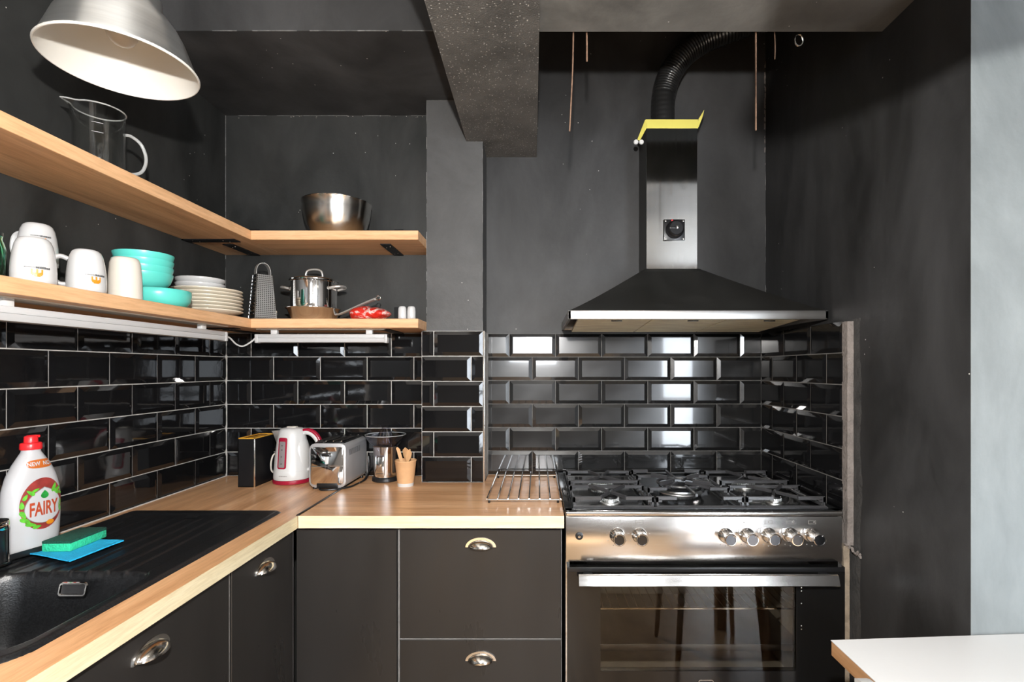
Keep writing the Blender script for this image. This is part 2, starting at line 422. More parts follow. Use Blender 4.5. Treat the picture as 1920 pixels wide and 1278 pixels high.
def text_mesh(body, size, extrude=0.0, bold=0.0):
    cu = bpy.data.curves.new('lettering', 'FONT'); cu.body = body; cu.size = size
    cu.align_x = 'CENTER'; cu.align_y = 'CENTER'; cu.offset = bold; cu.extrude = extrude
    cu.resolution_u = 3
    o = bpy.data.objects.new('lettering', cu); COL.objects.link(o)
    bpy.context.view_layer.update()
    me = bpy.data.meshes.new_from_object(o.evaluated_get(bpy.context.evaluated_depsgraph_get()))
    vs_ = [tuple(v.co) for v in me.vertices]; fs = [tuple(p.vertices) for p in me.polygons]
    bpy.data.objects.remove(o); bpy.data.curves.remove(cu); bpy.data.meshes.remove(me)
    return vs_, fs

# ------------------------------------------------------------------ the setting
XL = -1.345; XR = 0.992; YB = 2.210; YS = 2.240; YP = 2.085
struct('floor', B().box(-1.6, 3.4, -2.9, 2.45, -0.1, 0.0), 'floor', 'light oak floor of the kitchen', 'floor')
wall_left = struct('wall_left', B().box(-1.6, XL, -2.9, 2.45, 0, 3.0), 'wall', 'black painted left wall behind the shelves and sink', 'wall')
wall_bl = struct('wall_back', B().box(XL, -0.4525, YB, 2.45, 0, 3.0), 'wall', 'black back wall behind the kettle and toaster', 'wall')
wall_pi = struct('wall_back_pillar', B().box(-0.4525, -0.225, YP, 2.45, 0, 2.6), 'pillar', 'charcoal grey wall pillar between the shelves and the cooker', 'wall')
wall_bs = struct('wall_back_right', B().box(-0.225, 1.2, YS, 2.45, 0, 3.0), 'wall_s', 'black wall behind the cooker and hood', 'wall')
wall_r = struct('wall_right', B().prism([(XR, 1.1785), (1.2, 1.205), (1.2, YS), (XR, YS)], 0, 3.0, 'Z'), 'wall_r', 'smeared black wall right of the cooker', 'wall')
struct('wall_right_front', B().prism([(0.9922, 1.1770), (3.4, 1.3215), (3.4, 1.6), (1.21, 1.6), (1.21, 1.204), (0.9922, 1.1784)], 0, 3.0, 'Z'), 'wall_lit', 'pale grey blue wall at the right edge behind the white table', 'wall')
struct('wall_far_right', B().box(3.2, 3.4, -2.9, 1.3, 0, 3.0), 'rear', 'cream side wall of the room behind the camera', 'wall')
# rear wall with a small window and a balcony door
W1 = (-0.5, 0.34, 1.42, 2.30); W2 = (1.65, 2.75, 0.12, 2.28)
b = B()
for x0, x1, z0, z1 in ((-1.345, W1[0], 0, 3), (W1[1], W2[0], 0, 3), (W2[1], 3.2, 0, 3), (W1[0], W1[1], 0, W1[2]), (W1[0], W1[1], W1[3], 3), (W2[0], W2[1], 0, W2[2]), (W2[0], W2[1], W2[3], 3)):
    b.box(x0, x1, -2.8, -2.6, z0, z1)
struct('wall_rear', b, 'rear', 'cream rear wall with window and balcony door', 'wall')
for n_, W in enumerate((W1, W2)):
    wo = tag(B().box(W[0], W[1], -2.69, -2.63, W[2], W[2]+0.05, 0.005).box(W[0], W[1], -2.69, -2.63, W[3]-0.05, W[3], 0.005).box(W[0], W[0]+0.05, -2.69, -2.63, W[2], W[3], 0.005).box(W[1]-0.05, W[1], -2.69, -2.63, W[2], W[3], 0.005).obj('window_%d' % (n_+1), 'white'),
             ('small white framed window high in the rear wall', 'white framed balcony door in the rear wall')[n_], 'window', kind='structure')
    B().box((W[0]+W[1])/2-0.03, (W[0]+W[1])/2+0.03, -2.68, -2.64, W[2]+0.05, W[3]-0.05, 0.004).obj('mullion', 'white', wo)
    if n_: B().box(W[0]+0.05, W[1]-0.05, -2.68, -2.64, 0.95, 1.01, 0.004).obj('cross_bar', 'white', wo)
# ceilings
struct('ceiling', B().box(-0.29, 1.2, 1.482, 2.45, 2.90, 3.0), 'wall', 'black painted ceiling high over the cooker', 'ceiling')
struct('ceiling_rear', B().box(-1.6, 3.4, -2.9, 1.482, 2.90, 3.0).box(-1.6, -0.29, 1.482, 2.45, 2.90, 3.0), 'white_ceiling', 'white ceiling of the room in front of the bulkhead', 'ceiling')
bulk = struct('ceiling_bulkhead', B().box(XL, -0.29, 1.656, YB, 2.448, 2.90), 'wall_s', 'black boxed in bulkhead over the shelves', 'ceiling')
struct('ceiling_slab', B().box(-0.03, XR, 1.178, 1.482, 2.331, 2.55).box(-0.03, 3.2, -0.6, 1.178, 2.331, 2.55), 'slab', 'mottled grey underside of the lowered ceiling right of the beam', 'ceiling')
# ceiling beam: slightly tapered rough downstand
bm_ = B()
bm_.poly([(-0.292, YS, 2.281), (-0.006, YS, 2.281), (0.024, -0.6, 2.281), (-0.272, -0.6, 2.281), (-0.292, YS, 2.9), (-0.006, YS, 2.9), (0.024, -0.6, 2.9), (-0.272, -0.6, 2.9)],
         [(0, 1, 2, 3), (4, 7, 6, 5), (0, 4, 5, 1), (1, 5, 6, 2), (2, 6, 7, 3), (3, 7, 4, 0)])
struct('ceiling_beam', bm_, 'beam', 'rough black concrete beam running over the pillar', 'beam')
# pendant wires and the ring in the slab edge
for nm, lab, pts, r in (
    ('hanging_wire', 'long bare coppery wire hanging beside the beam', [(0.103, 1.50, 2.345), (0.101, 1.50, 2.24), (0.096, 1.50, 2.13), (0.092, 1.50, 2.052)], 0.0022),
    ('hanging_wire', 'short stub of coppery wire hanging near the beam', [(0.142, 1.50, 2.345), (0.1425, 1.50, 2.30), (0.1425, 1.50, 2.256)], 0.0026),
    ('hanging_wire', 'thin dark red wire hanging in front of the hood duct end', [(0.636, 1.50, 2.345), (0.636, 1.50, 2.2), (0.636, 1.50, 2.055)], 0.0024),
    ('hanging_wire', 'short grey wire stub right of the duct end', [(0.69, 1.50, 2.345), (0.692, 1.50, 2.30), (0.691, 1.50, 2.262)], 0.002)):
    o = tag(B().tube(smooth_path(pts, 4), r, 6).obj(nm, 'copper'), lab, 'wire', 'wires hanging from the lowered ceiling')
ring = [(0.76+0.012*math.cos(a), 1.497, 2.316+0.017*math.sin(a)) for a in [2*PI*k/16 for k in range(16)]]
tag(B().tube(ring, 0.0022, 6, closed=True).obj('ceiling_ring', 'nickel'), 'small metal ring on the lowered ceiling edge', 'hook')

# ------------------------------------------------------------------ wall tiles, each one a piece
_tiles = {}
def tile_mesh(w, h, cl, cr, mat='tile'):
    """bevelled metro tile, front towards -Y; cl / cr: cut (unbevelled) left / right side"""
    key = (round(w, 4), round(h, 4), cl, cr, mat)
    if key in _tiles: return _tiles[key]
    a, c = w/2, h/2; bv = 0.0145
    xl = -a+(0.001 if cl else bv); xr = a-(0.001 if cr else bv)
    if xr-xl < 0.004: xl, xr = -a+0.001, a-0.001
    yb, ye, yf = 0.0, -0.004, -0.0085
    V = [(-a, yb, -c), (a, yb, -c), (a, yb, c), (-a, yb, c), (-a, ye, -c), (a, ye, -c), (a, ye, c), (-a, ye, c),
         (xl, yf, -c+bv), (xr, yf, -c+bv), (xr, yf, c-bv), (xl, yf, c-bv)]
    F = [(8, 9, 10, 11), (4, 5, 9, 8), (5, 6, 10, 9), (6, 7, 11, 10), (7, 4, 8, 11), (0, 1, 5, 4), (1, 2, 6, 5), (2, 3, 7, 6), (3, 0, 4, 7)]
    bb = B().poly(V, F)
    me = bb.mesh('tile', mat, smooth=False)
    _tiles[key] = me
    return me
PX = 0.2007; PZ = 0.102; GAP = 0.0034
def tile_field(parent, u0, u1, phase_odd, phase_even, place, rotz, z0=0.90, rows=6, jit=0.0009, gap=GAP, flip=False, mat='tile'):
    """u runs along the wall; place(u, z) gives the world point on the backing"""
    rg = random.Random(int(abs(u0)*1000)+int(abs(u1)*100))
    for r in range(rows):               # r = 0 is the bottom row
        ph = phase_even if r % 2 == 0 else phase_odd
        k = math.floor((u0-ph)/PX)
        while ph+k*PX < u1:
            a, c = max(u0, ph+k*PX), min(u1, ph+(k+1)*PX)
            k += 1
            if c-a < 0.012: continue
            cl = a > ph+(k-1)*PX+0.003; cr = c < ph+k*PX-0.003
            w = c-a-gap; zc = z0+r*PZ+PZ/2
            if flip: cl, cr = cr, cl
            me = tile_mesh(w, PZ-gap, cl, cr, mat)
            p = place((a+c)/2, zc)
            o = link('tile', me, parent, p)
            o.rotation_euler = (rg.uniform(-1, 1)*jit*6, 0, rotz+rg.uniform(-1, 1)*jit*6)
ZT = 0.90+6*PZ
# left wall
B().box(XL, XL+0.0035, 0.30, YB, 0.90, ZT).obj('grout', 'grout', wall_left, False)
tile_field(wall_left, 0.40, 2.200, 1.4955, 1.406, lambda u, z: (XL+0.001, u, z), R(90))
# back wall
B().box(XL, -0.4525, YB-0.0035, YB, 0.90, ZT).obj('grout', 'grout', wall_bl, False)
tile_field(wall_bl, -1.336, -0.474, -0.831, -0.935, lambda u, z: (u, YB-0.001, z), 0.0)
# pillar
B().box(-0.472, -0.2185, YP-0.0035, YP+0.12, 0.90, ZT).obj('grout', 'grout', wall_pi, False)
tile_field(wall_pi, -0.4715, -0.2215, -0.4227, -0.4715, lambda u, z: (u, YP-0.001, z), 0.0)
B().box(-0.2215, -0.2165, YP-0.011, YP+0.004, 0.90, ZT, 0.001).obj('corner_trim', 'nickel', wall_pi)
# wall behind the cooker
B().box(-0.222, XR-0.022, YS-0.0035, YS, 0.80, ZT).obj('grout', 'grout_d', wall_bs, False)
tile_field(wall_bs, -0.2185, 0.9695, -0.125, -0.0255, lambda u, z: (u, YS-0.001, z), 0.0, gap=0.0026, mat='tile_s')
# right wall: tiles on a built-out plaster bed, raw at its end
B().box(0.9735, XR, 1.632, YS, 0.80, ZT-0.003).obj('grout', 'grout_d', wall_r, False)
tile_field(wall_r, 1.634, 2.230, 1.8345-PX, 1.7335-PX, lambda u, z: (0.977, u, z), R(-90), flip=True)
def rough_strip(name, mat, x0, x1, y0, y1, z0, z1, amp, seed):
    """raw plaster bed with a wavy surface"""
    bb = B(); n = 60; rg = random.Random(seed)
    rows = []
    for k in range(n+1):
        z = z0+(z1-z0)*k/n
        dx = amp*(mnoise.noise((0, seed, z*16))*0.6+rg.uniform(-.25, .25)); dy = amp*mnoise.noise((3, seed, z*22))
        rows.append([bb.bm.verts.new(p) for p in ((x0, y1, z), (x0, y0+dy, z), ((x0+x1)/2, y0+dy*0.6-amp*0.4, z), (x1, y0-amp+dx, z), (x1, y1, z))])
    for a, c in zip(rows, rows[1:]):
        for k in range(4): bb.bm.faces.new((a[k], a[k+1], c[k+1], c[k]))
    bb.bm.faces.new(rows[0][::-1]); bb.bm.faces.new(rows[-1])
    return bb.obj(name, mat, wall_r)
rough_strip('plaster_edge', 'plaster', 0.9705, XR-0.001, 1.612, 1.640, 0.805, ZT-0.004, 0.003, 2)
# plaster dragged on to the wall beside the bed
bb = B(); rows = []
for k in range(61):
    z = 0.42+(1.515-0.42)*k/60
    w = 0.052+0.010*mnoise.noise((1.7, 0, z*9))+0.006*mnoise.noise((0.3, 4, z*40))
    if z < 0.80: w = 0.050+0.008*mnoise.noise((1.7, 0, z*9))
    rows.append([bb.bm.verts.new(p) for p in ((XR, 1.63, z), (XR-0.004, 1.63, z), (XR-0.003, 1.63-w*0.7, z), (XR, 1.63-w, z))])
for a, c in zip(rows, rows[1:]):
    for k in range(3): bb.bm.faces.new((a[k], a[k+1], c[k+1], c[k]))
bb.obj('plaster_smear', 'plaster_d', wall_r)
# torn lump where the bed ends and the raw board below it
bb = B(); rg = random.Random(11)
for k in range(34):
    f = rg.random(); p = (0.960+0.032*f, 1.603-0.03*f+rg.uniform(-.004, .004), 0.812-0.028*f+rg.uniform(-.008, .004))
    bmesh.ops.create_icosphere(bb.bm, subdivisions=1, radius=rg.uniform(0.0016, 0.0048), matrix=Matrix.Translation(p) @ Matrix.Rotation(rg.uniform(0, 3), 4, 'X') @ Matrix.Diagonal((1, rg.uniform(.4, 1.6), rg.uniform(.3, 1.2), 1)))
bb.obj('torn_plaster', 'plaster', wall_r, False)
rough_strip('board_edge', 'board', 0.955, 0.972, 1.606, 1.66, 0.0, 0.805, 0.003, 5)
# paint chips along the corner behind the duct and round the walls
bb = B(); rg = random.Random(21)
for k in range(46):
    z = rg.choice((rg.uniform(2.24, 2.66), rg.uniform(2.4, 2.7)))
    s_ = rg.uniform(0.0015, 0.004); x = XR-rg.uniform(0.0, 0.004)
    bb.box(x-s_, x, YS-s_, YS+0.001, z-s_*rg.uniform(1, 4), z+s_*2)
bb.obj('bare_corner_chips', 'plaster', wall_bs, False)
bb = B(); rg = random.Random(22)
for k in range(26):
    s_ = rg.uniform(0.0005, 0.0014)
    x = rg.uniform(-1.33, -0.46); z = rg.gauss(2.445, 0.004)
    bb.box(x-s_*2, x+s_*2, YB-0.002, YB, z-s_, z+s_)
bb.obj('bare_chips', 'plaster', wall_bl, False)

# broken pale strips along the wall corners and edges
def edge_line(parent, p0, p1, size, seed, fill=0.75):
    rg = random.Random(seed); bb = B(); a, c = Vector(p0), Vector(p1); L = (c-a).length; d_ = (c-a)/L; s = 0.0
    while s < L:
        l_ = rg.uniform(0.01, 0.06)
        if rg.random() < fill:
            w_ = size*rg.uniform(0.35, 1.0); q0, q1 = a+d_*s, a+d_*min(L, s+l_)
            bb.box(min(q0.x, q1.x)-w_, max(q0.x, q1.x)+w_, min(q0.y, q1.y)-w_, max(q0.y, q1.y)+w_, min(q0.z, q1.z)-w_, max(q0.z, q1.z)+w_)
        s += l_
    o = bb.obj('pale_edge_line', 'edge_line', parent, False); o['kind'] = 'stuff'
edge_line(wall_bl, (XL, YB, ZT+0.04), (XL, YB, 2.448), 0.0018, 1, 0.9)
edge_line(wall_bl, (XL, YB, 2.448), (-0.46, YB, 2.448), 0.0016, 2)
edge_line(wall_pi, (-0.4525, YP, ZT), (-0.4525, YP, 2.448), 0.0012, 3)
edge_line(wall_pi, (-0.225, YP, ZT), (-0.225, YP, 2.281), 0.0011, 4, 0.6)
edge_line(wall_pi, (-0.4525, YP, 2.449), (-0.30, YP, 2.449), 0.0016, 5)
edge_line(bulk, (-1.1, 1.656, 2.448), (-0.30, 1.656, 2.448), 0.0012, 6)
edge_line(wall_bs, (XR, YS, ZT+0.1), (XR, YS, 2.45), 0.0012, 7, 0.5)
# ------------------------------------------------------------------ worktops
wt = thing('worktop', 'oak worktop holding the black sink', 'worktop', (-1.04, 1.2, 0.862))
b = B()
for x0, x1, y0, y1 in ((-1.338, -1.285, 0.3, 2.2015), (-0.845, -0.752, 0.3, 2.2015), (-1.285, -0.845, 0.3, 0.80), (-1.285, -0.845, 1.63, 2.2015)):
    b.box(x0+1.04, x1+1.04, y0-1.2, y1-1.2, 0, 0.038)
b.obj('slab', 'top_y', wt, False)
B().box(-0.752+1.04, -0.750+1.04, 0.3-1.2, 1.6015-1.2, 0, 0.0378).obj('edging', 'cream_y', wt, False)
wt2 = thing('worktop', 'oak worktop between the corner and the cooker', 'worktop', (-0.33, 1.9, 0.862))
bb = B().box(-0.747+0.33, -0.474+0.33, 1.6035-1.9, 2.2015-1.9, 0, 0.038).box(-0.474+0.33, -0.2165+0.33, 1.6035-1.9, 2.0735-1.9, 0, 0.038).box(-0.2165+0.33, 0.081+0.33, 1.6035-1.9, 2.2315-1.9, 0, 0.038)
bb.obj('slab', 'top_x', wt2, False)
B().box(-0.748+0.33, 0.081+0.33, 1.6015-1.9, 1.6035-1.9, 0, 0.0378).obj('edging', 'cream', wt2, False)
tag(B().box(-0.757, -0.747, 1.604, 2.2005, 0.8995, 0.9025, 0.001).obj('joint_strip', 'steel_d'), 'dark metal strip covering the joint between the worktops', 'strip')
# white silicone line along the left wall
for nm, a in (('sealant', (-1.338, -1.3335, 0.4, 2.2)),):
    B().box(a[0]+1.04, a[1]+1.04, a[2]-1.2, a[3]-1.2, 0.038, 0.0405).obj('sealant', 'white', wt, False)

# ------------------------------------------------------------------ base cabinets
def cup_handle(parent, loc, rotz, w=0.096, h=0.030, d=0.027):
    """shell cup pull, opening downwards, out from the door along local -Y"""
    bb = B(); nu, nv = 20, 8; a = w/2-0.008
    def grid(off):
        return [[bb.bm.verts.new(((a+off)*math.cos(PI*i/nu)*math.cos(PI/2*j/nv), -(d+off)*math.sin(PI/2*j/nv), (h-0.008+off)*math.sin(PI*i/nu)*math.cos(PI/2*j/nv))) for i in range(nu+1)] for j in range(nv)]
    for off in (0.0, -0.0018):
        g = grid(off)
        top = bb.bm.verts.new((0, -(d+off), 0))
        for j in range(nv-1):
            for i in range(nu): bb.bm.faces.new((g[j][i], g[j][i+1], g[j+1][i+1], g[j+1][i]))
        for i in range(nu): bb.bm.faces.new((g[-1][i], g[-1][i+1], top))
    o = bb.obj('handle', 'nickel', parent, True, 60, loc, rotz)
    # flange on the door
    fb = B(); V = []
    for i in range(nu+1):
        c_, s_ = math.cos(PI*i/nu), math.sin(PI*i/nu)
        V.append([fb.bm.verts.new(p) for p in ((a*c_, 0, (h-0.008)*s_), (a*c_, -0.003, (h-0.008)*s_), (w/2*c_, -0.003, h*s_), (w/2*c_, 0, h*s_))])
    for p, q in zip(V, V[1:]):
        for k in range(4): fb.bm.faces.new((p[k], p[(k+1) % 4], q[(k+1) % 4], q[k]))
    fb.obj('flange', 'nickel', o)
    return o
def carcass(t, w, d, h=0.736, z=0.12):
    bb = B(); e = 0.016
    bb.box(0, e, 0, d, z, z+h).box(w-e, w, 0, d, z, z+h).box(e, w-e, 0, d, z, z+e).box(e, w-e, d-e, d, z+e, z+h)
    bb.obj('carcass', 'carcass', t, False)
    B().box(0.0, w, 0.04, 0.055, 0.0, z-0.004).obj('plinth', 'front', t, False)
def gap_strip(t, x0, x1, z0, z1):
    B().box(x0, x1, -0.0165, -0.001, z0, z1).obj('gap_strip', 'carcass', t, False)
def panel(t, name, x0, x1, z0, z1, th=0.018):
    return B().box(x0, x1, -th, -0.001, z0, z1, 0.0015, 1).obj(name, 'front', t, False)
# drawers between the corner and the cooker (front at y = 1.612)
t = thing('base_cabinet', 'black drawer cabinet with two cup handles beside the cooker', 'cabinet', (-0.437, 1.630, 0))
carcass(t, 0.512, 0.44)
for z0, z1, hz in ((0.513, 0.853, 0.800), (0.128, 0.508, 0.4435)):
    p = panel(t, 'drawer', 0.003, 0.509, z0, z1)
    cup_handle(p, (0.257, -0.018, hz), 0)
gap_strip(t, 0.003, 0.509, 0.509, 0.512); gap_strip(t, -0.0012, 0.0022, 0.12, 0.853)
t = thing('base_cabinet', 'plain black corner panel cabinet without a handle', 'cabinet', (-0.762, 1.630, 0))
carcass(t, 0.322, 0.56); panel(t, 'door', 0.003, 0.318, 0.128, 0.853)
# left run (front at x = -0.765), local -Y faces +X
for y0, y1, lab, hy in ((1.279, 1.607, 'narrow black cabinet door with one cup handle in the corner', 0.160),
                        (0.752, 1.275, 'wide black cabinet door with a cup handle under the sink', 0.263),
                        (0.30, 0.748, 'black cabinet door nearest the camera on the left', 0.22)):
    t = thing('base_cabinet', lab, 'cabinet', (-0.783, y0, 0), R(90))
    carcass(t, y1-y0, 0.54)
    p = panel(t, 'door', 0.003, y1-y0-0.003, 0.128, 0.853)
    cup_handle(p, (hy, -0.018, 0.797), 0)
    gap_strip(t, y1-y0-0.0022, y1-y0+0.0012, 0.12, 0.853)

# ------------------------------------------------------------------ sink
SX0, SX1, SY0, SY1 = -1.303, -0.818, 0.765, 1.652
def sstep(a, b_, x):
    t_ = min(1, max(0, (x-a)/(b_-a))); return t_*t_*(3-2*t_)
def rr_sdf(x, y, x0, x1, y0, y1, r):
    cx, cy = (x0+x1)/2, (y0+y1)/2
    qx, qy = abs(x-cx)-(x1-x0)/2+r, abs(y-cy)-(y1-y0)/2+r
    return math.hypot(max(qx, 0), max(qy, 0))+min(max(qx, qy), 0)-r
def sink_h(x, y):
    so = min(rr_sdf(x, y, SX0, SX1, SY0, SY1, 0.022), rr_sdf(x, y, SX0, SX1, SY0, SY1, 0.022))
    so = max(so, rr_sdf(x, y, SX0, SX1, SY0, SY1+0.5, 0.085))
    h = 0.007*(1-sstep(-0.012, 0.0, so))-0.02*sstep(0.0, 0.004, so)
    if so > -0.002: return h
    bo = rr_sdf(x, y, -1.215, -0.850, 0.800, 1.168, 0.075)
    dr = rr_sdf(x, y, -1.255, -0.868, 1.10, 1.612, 0.045)
    wdr = 1-sstep(-0.016, 0.0, dr)
    if wdr > 0:
        slope = 0.004+0.006*sstep(1.6, 1.18, y)
        rib = 0.0
        if -1.235 < x < -0.93 and y < 1.58:
            ph = (x+1.235)/0.042
            f = abs(ph-round(ph))*0.042
            rib = 0.0042*(1-sstep(0.0, 0.007, f))*sstep(1.58, 1.52, y)
        h -= wdr*slope-wdr*rib
    h -= 0.17*(1-sstep(-0.030, 0.004, bo))*1.0
    return h
sk = thing('kitchen_sink', 'black composite sink with ribbed drainer set in the worktop', 'sink', (-1.06, 1.2, 0.90))
nx, ny = 130, 230
bb = B(); V = []
for j in range(ny+1):
    y = SY0-0.002+(SY1-SY0+0.004)*j/ny
    V.append([bb.bm.verts.new((x+1.06, y-1.2, sink_h(x, y))) for x in [SX0-0.002+(SX1-SX0+0.004)*i/nx for i in range(nx+1)]])
for j in range(ny):
    for i in range(nx): bb.bm.faces.new((V[j][i], V[j][i+1], V[j+1][i+1], V[j+1][i]))
so_ = bb.obj('basin', 'granite', sk, True, 80)
# overflow plate on the far wall of the bowl
fr = rrect(-0.029, 0.029, -0.0125, 0.0125, 0.005)
fp = [(x_, 0, z_) for x_, z_ in fr]
o = B().tube(fp, 0.0028, 6, closed=True).obj('overflow_frame', 'chrome', sk, loc=(0.024, -0.056, -0.032)); o.rotation_euler = (R(-14), 0, 0)
o2 = B().prism(rrect(-0.026, 0.026, -0.010, 0.010, 0.004), 0.0, 0.004, 'Y').obj('overflow_plate', 'steel_d', o)
B().box(-0.018, 0.018, -0.021, 0.0, -0.0006, 0.0006).obj('maker_plate', 'steel_d', sk, loc=(0.0, 0.385, 0.0065))

# ------------------------------------------------------------------ shelves
SCREW = B().lathe([(0.0022, -0.0035), (0.0022, -0.0042), (0.0016, -0.005), (0, -0.0052)], 8).mesh('screw', 'nickel')
def shelf(z0, z1, label, name='wall_shelf'):
    t = thing(name, label, 'shelf', (-1.2, 2.1, z0))
    h = z1-z0
    B().box(XL+1.2+0.001, -1.089+1.2, 0.35-2.1, YB-2.1-0.001, 0, h, 0.0012, 1).obj('board', 'shelf_y', t, False)
    B().box(-1.089+1.2, -0.4545+1.2, 1.946-2.1, YB-2.1-0.001, 0, h, 0.0012, 1).obj('board', 'shelf_x', t, False)
    def bracket(x, y, rot):
        bb = B().box(-0.02, 0.02, -0.20, 0.0, -0.004, 0.0).box(-0.02, 0.02, -0.006, 0.0, -0.004, 0.004)
        o = bb.obj('bracket', 'black_m', t, False, loc=(x+1.2, y-2.1, 0), rotz=rot)
        B().box(-0.02, 0.02, -0.004, 0.0, h, h+0.075, 0.001).obj('wall_plate', 'black_m', o, False)
        for sx_, sy_ in ((-0.009, -0.035), (0.009, -0.05), (-0.009, -0.15), (0.009, -0.165)):
            link('screw', SCREW, o, (sx_, sy_, 0))
    bracket(-0.598, YB-0.001, 0); bracket(-1.215, YB-0.001, 0); bracket(XL+0.001, 1.955, R(90))
    bracket(XL+0.001, 1.05, R(90))
    return t
shelf(1.848, 1.883, 'upper corner shelf of oak board carrying the steel bowl and jug')
shelf(1.514, 1.549, 'lower corner shelf of oak board carrying crockery and pots')

# ------------------------------------------------------------------ under-shelf batten lights (switched off)
def batten(label, length, loc, rotz):
    t = thing('batten_light', label, 'light', loc, rotz, 'batten lights under the lower shelf')
    B().box(-length/2, length/2, -0.012, 0.014, -0.018, -0.002, 0.003).obj('housing', 'batten', t)
    dp = [(-0.012, -0.018), (-0.013, -0.026), (-0.010, -0.034), (0.004, -0.036), (0.012, -0.032), (0.013, -0.018)]
    B().prism(dp, -length/2+0.012, length/2-0.012, 'X').obj('diffuser', 'batten', t, True, 50)
    for s_ in (-1, 1):
        B().box(s_*length/2-0.012*(s_ > 0), s_*length/2+0.012*(s_ < 0), -0.0145, 0.0145, -0.037, -0.002, 0.003).obj('end_cap', 'batten', t)
    for s_ in (-0.36, 0.36):
        B().box(s_*length-0.012, s_*length+0.012, -0.009, 0.009, -0.003, 0.016, 0.002).obj('clip', 'white', t)
    B().box(-length/2+0.01, length/2-0.01, -0.020, 0.045, 0.0145, 0.0175).obj('mounting_strip', 'ivory', t, False)
    return t
batten('white batten light under the shelf along the back wall', 0.516, (-0.846, 2.012, 1.4963), 0)
batten('longer white batten light under the shelf over the sink', 0.90, (-1.150, 1.432, 1.4963), R(90))
cb = smooth_path([(-1.150, 1.882, 1.478), (-1.150, 1.915, 1.474), (-1.146, 1.95, 1.452), (-1.135, 1.975, 1.446), (-1.12, 2.0, 1.462), (-1.108, 2.012, 1.478), (-1.104, 2.012, 1.480)], 6)
tag(B().tube(cb, 0.003, 8).obj('link_cable', 'white'), 'short white cable joining the two batten lights', 'cable')

# ------------------------------------------------------------------ pendant lamp
t = thing('pendant_lamp', 'spun aluminium pendant lamp with white inside above the sink shelves', 'lamp', (-0.964, 1.19, 2.06))
outer = [(0.150, 0.0), (0.1505, 0.003), (0.143, 0.018), (0.133, 0.045), (0.122, 0.075), (0.110, 0.098), (0.094, 0.120), (0.080, 0.134), (0.076, 0.142), (0.076, 0.165), (0.066, 0.178), (0.052, 0.190), (0.048, 0.235), (0.046, 0.250), (0.020, 0.256)]
B().lathe(outer, 64).obj('shade', 'lampalu', t, True, 50)
inner = [(0.148, 0.001), (0.141, 0.018), (0.131, 0.045), (0.120, 0.075), (0.108, 0.097), (0.092, 0.118), (0.078, 0.132), (0.074, 0.142), (0.05, 0.150), (0.024, 0.152)]
B().lathe(inner, 64).obj('white_lining', 'white_lamp', t, True, 50)
B().lathe([(0.1475, 0.001), (0.1485, -0.0015), (0.1505, -0.0015), (0.152, 0.002), (0.1505, 0.0045)], 64).obj('rim', 'white_lamp', t)
bulb = [(0.0, 0.046)]+[(0.031*math.cos(a), 0.077+0.031*math.sin(a)) for a in [R(-80+12*k) for k in range(12)]]+[(0.02, 0.118), (0.016, 0.132), (0.016, 0.16)]
B().lathe(bulb, 28).obj('bulb', 'bulb', t)
B().lathe([(0.024, 0.150), (0.024, 0.250), (0.018, 0.27), (0.006, 0.285)], 20).obj('socket', 'black', t)
B().cyl((0, 0, 0.28), (0, 0, 0.838), 0.003, seg=8).obj('cord', 'black', t)
B().lathe([(0.045, 0.84), (0.045, 0.825), (0.03, 0.812), (0.0, 0.81)], 24).obj('ceiling_rose', 'alu', t)

def copy_thing(root, loc):
    r_ = root.copy(); COL.objects.link(r_); r_.location = loc
    for ch in list(root.children):
        c_ = ch.copy(); COL.objects.link(c_); c_.parent = r_
    return r_
t2 = copy_thing(t, (0.37, 0.50, 1.885))       # unseen copy, added to cast the dark wedge on the right wall
t2['label'] = 'unseen copy of the pendant lamp, added to shade the right-hand wall'
for ch in t2.children:                       # shorter drop under the lowered ceiling
    if ch.name.startswith('cord'):
        ch.data = ch.data.copy()
        for v_ in ch.data.vertices: v_.co.z = min(v_.co.z, 0.440)
    if ch.name.startswith('ceiling_rose'): ch.location.z -= 0.395
# ------------------------------------------------------------------ upper shelf: jug and bowl
ZU = 1.883; ZL = 1.549
t = thing('glass_jug', 'clear glass measuring jug with looped handle on the upper shelf', 'jug', (-1.205, 1.411, ZU), R(62))
seg = 48; bb = B()
def jug_ring(r, z, spout):
    out = []
    for k in range(seg):
        a = 2*PI*k/seg
        da = abs((a-PI+PI) % (2*PI)-PI) if False else abs(((a-PI) + PI) % (2*PI) - PI)
        rr_ = r+spout*math.exp(-(da/0.20)**2)
        out.append(bb.bm.verts.new((rr_*math.cos(a), rr_*math.sin(a), z)))
    return out
rings = [jug_ring(*q) for q in ((0.050, 0.0, 0), (0.056, 0.006, 0), (0.057, 0.02, 0), (0.057, 0.10, 0), (0.057, 0.155, 0.0), (0.057, 0.172, 0.012), (0.0575, 0.184, 0.026),
                                (0.055, 0.184, 0.026), (0.0545, 0.172, 0.012), (0.0545, 0.155, 0.0), (0.0545, 0.10, 0), (0.0545, 0.02, 0), (0.050, 0.007, 0))]
for a, c in zip(rings, rings[1:]):
    for k in range(seg): bb.bm.faces.new((a[k], a[(k+1) % seg], c[(k+1) % seg], c[k]))
bb.bm.faces.new(rings[0][::-1]); bb.bm.faces.new(rings[-1])
JR = [v_.co.copy() for v_ in rings[6]]
jg = bb.obj('body', 'thinglass', t, True, 50)
B().tube([v_ for v_ in JR], 0.0019, 8, closed=True).obj('rim', 'rimglass', t)
B().tube([(0.0555*math.cos(2*PI*k/36), 0.0555*math.sin(2*PI*k/36), 0.004) for k in range(36)], 0.003, 8, closed=True).obj('foot_ring', 'glass', t)
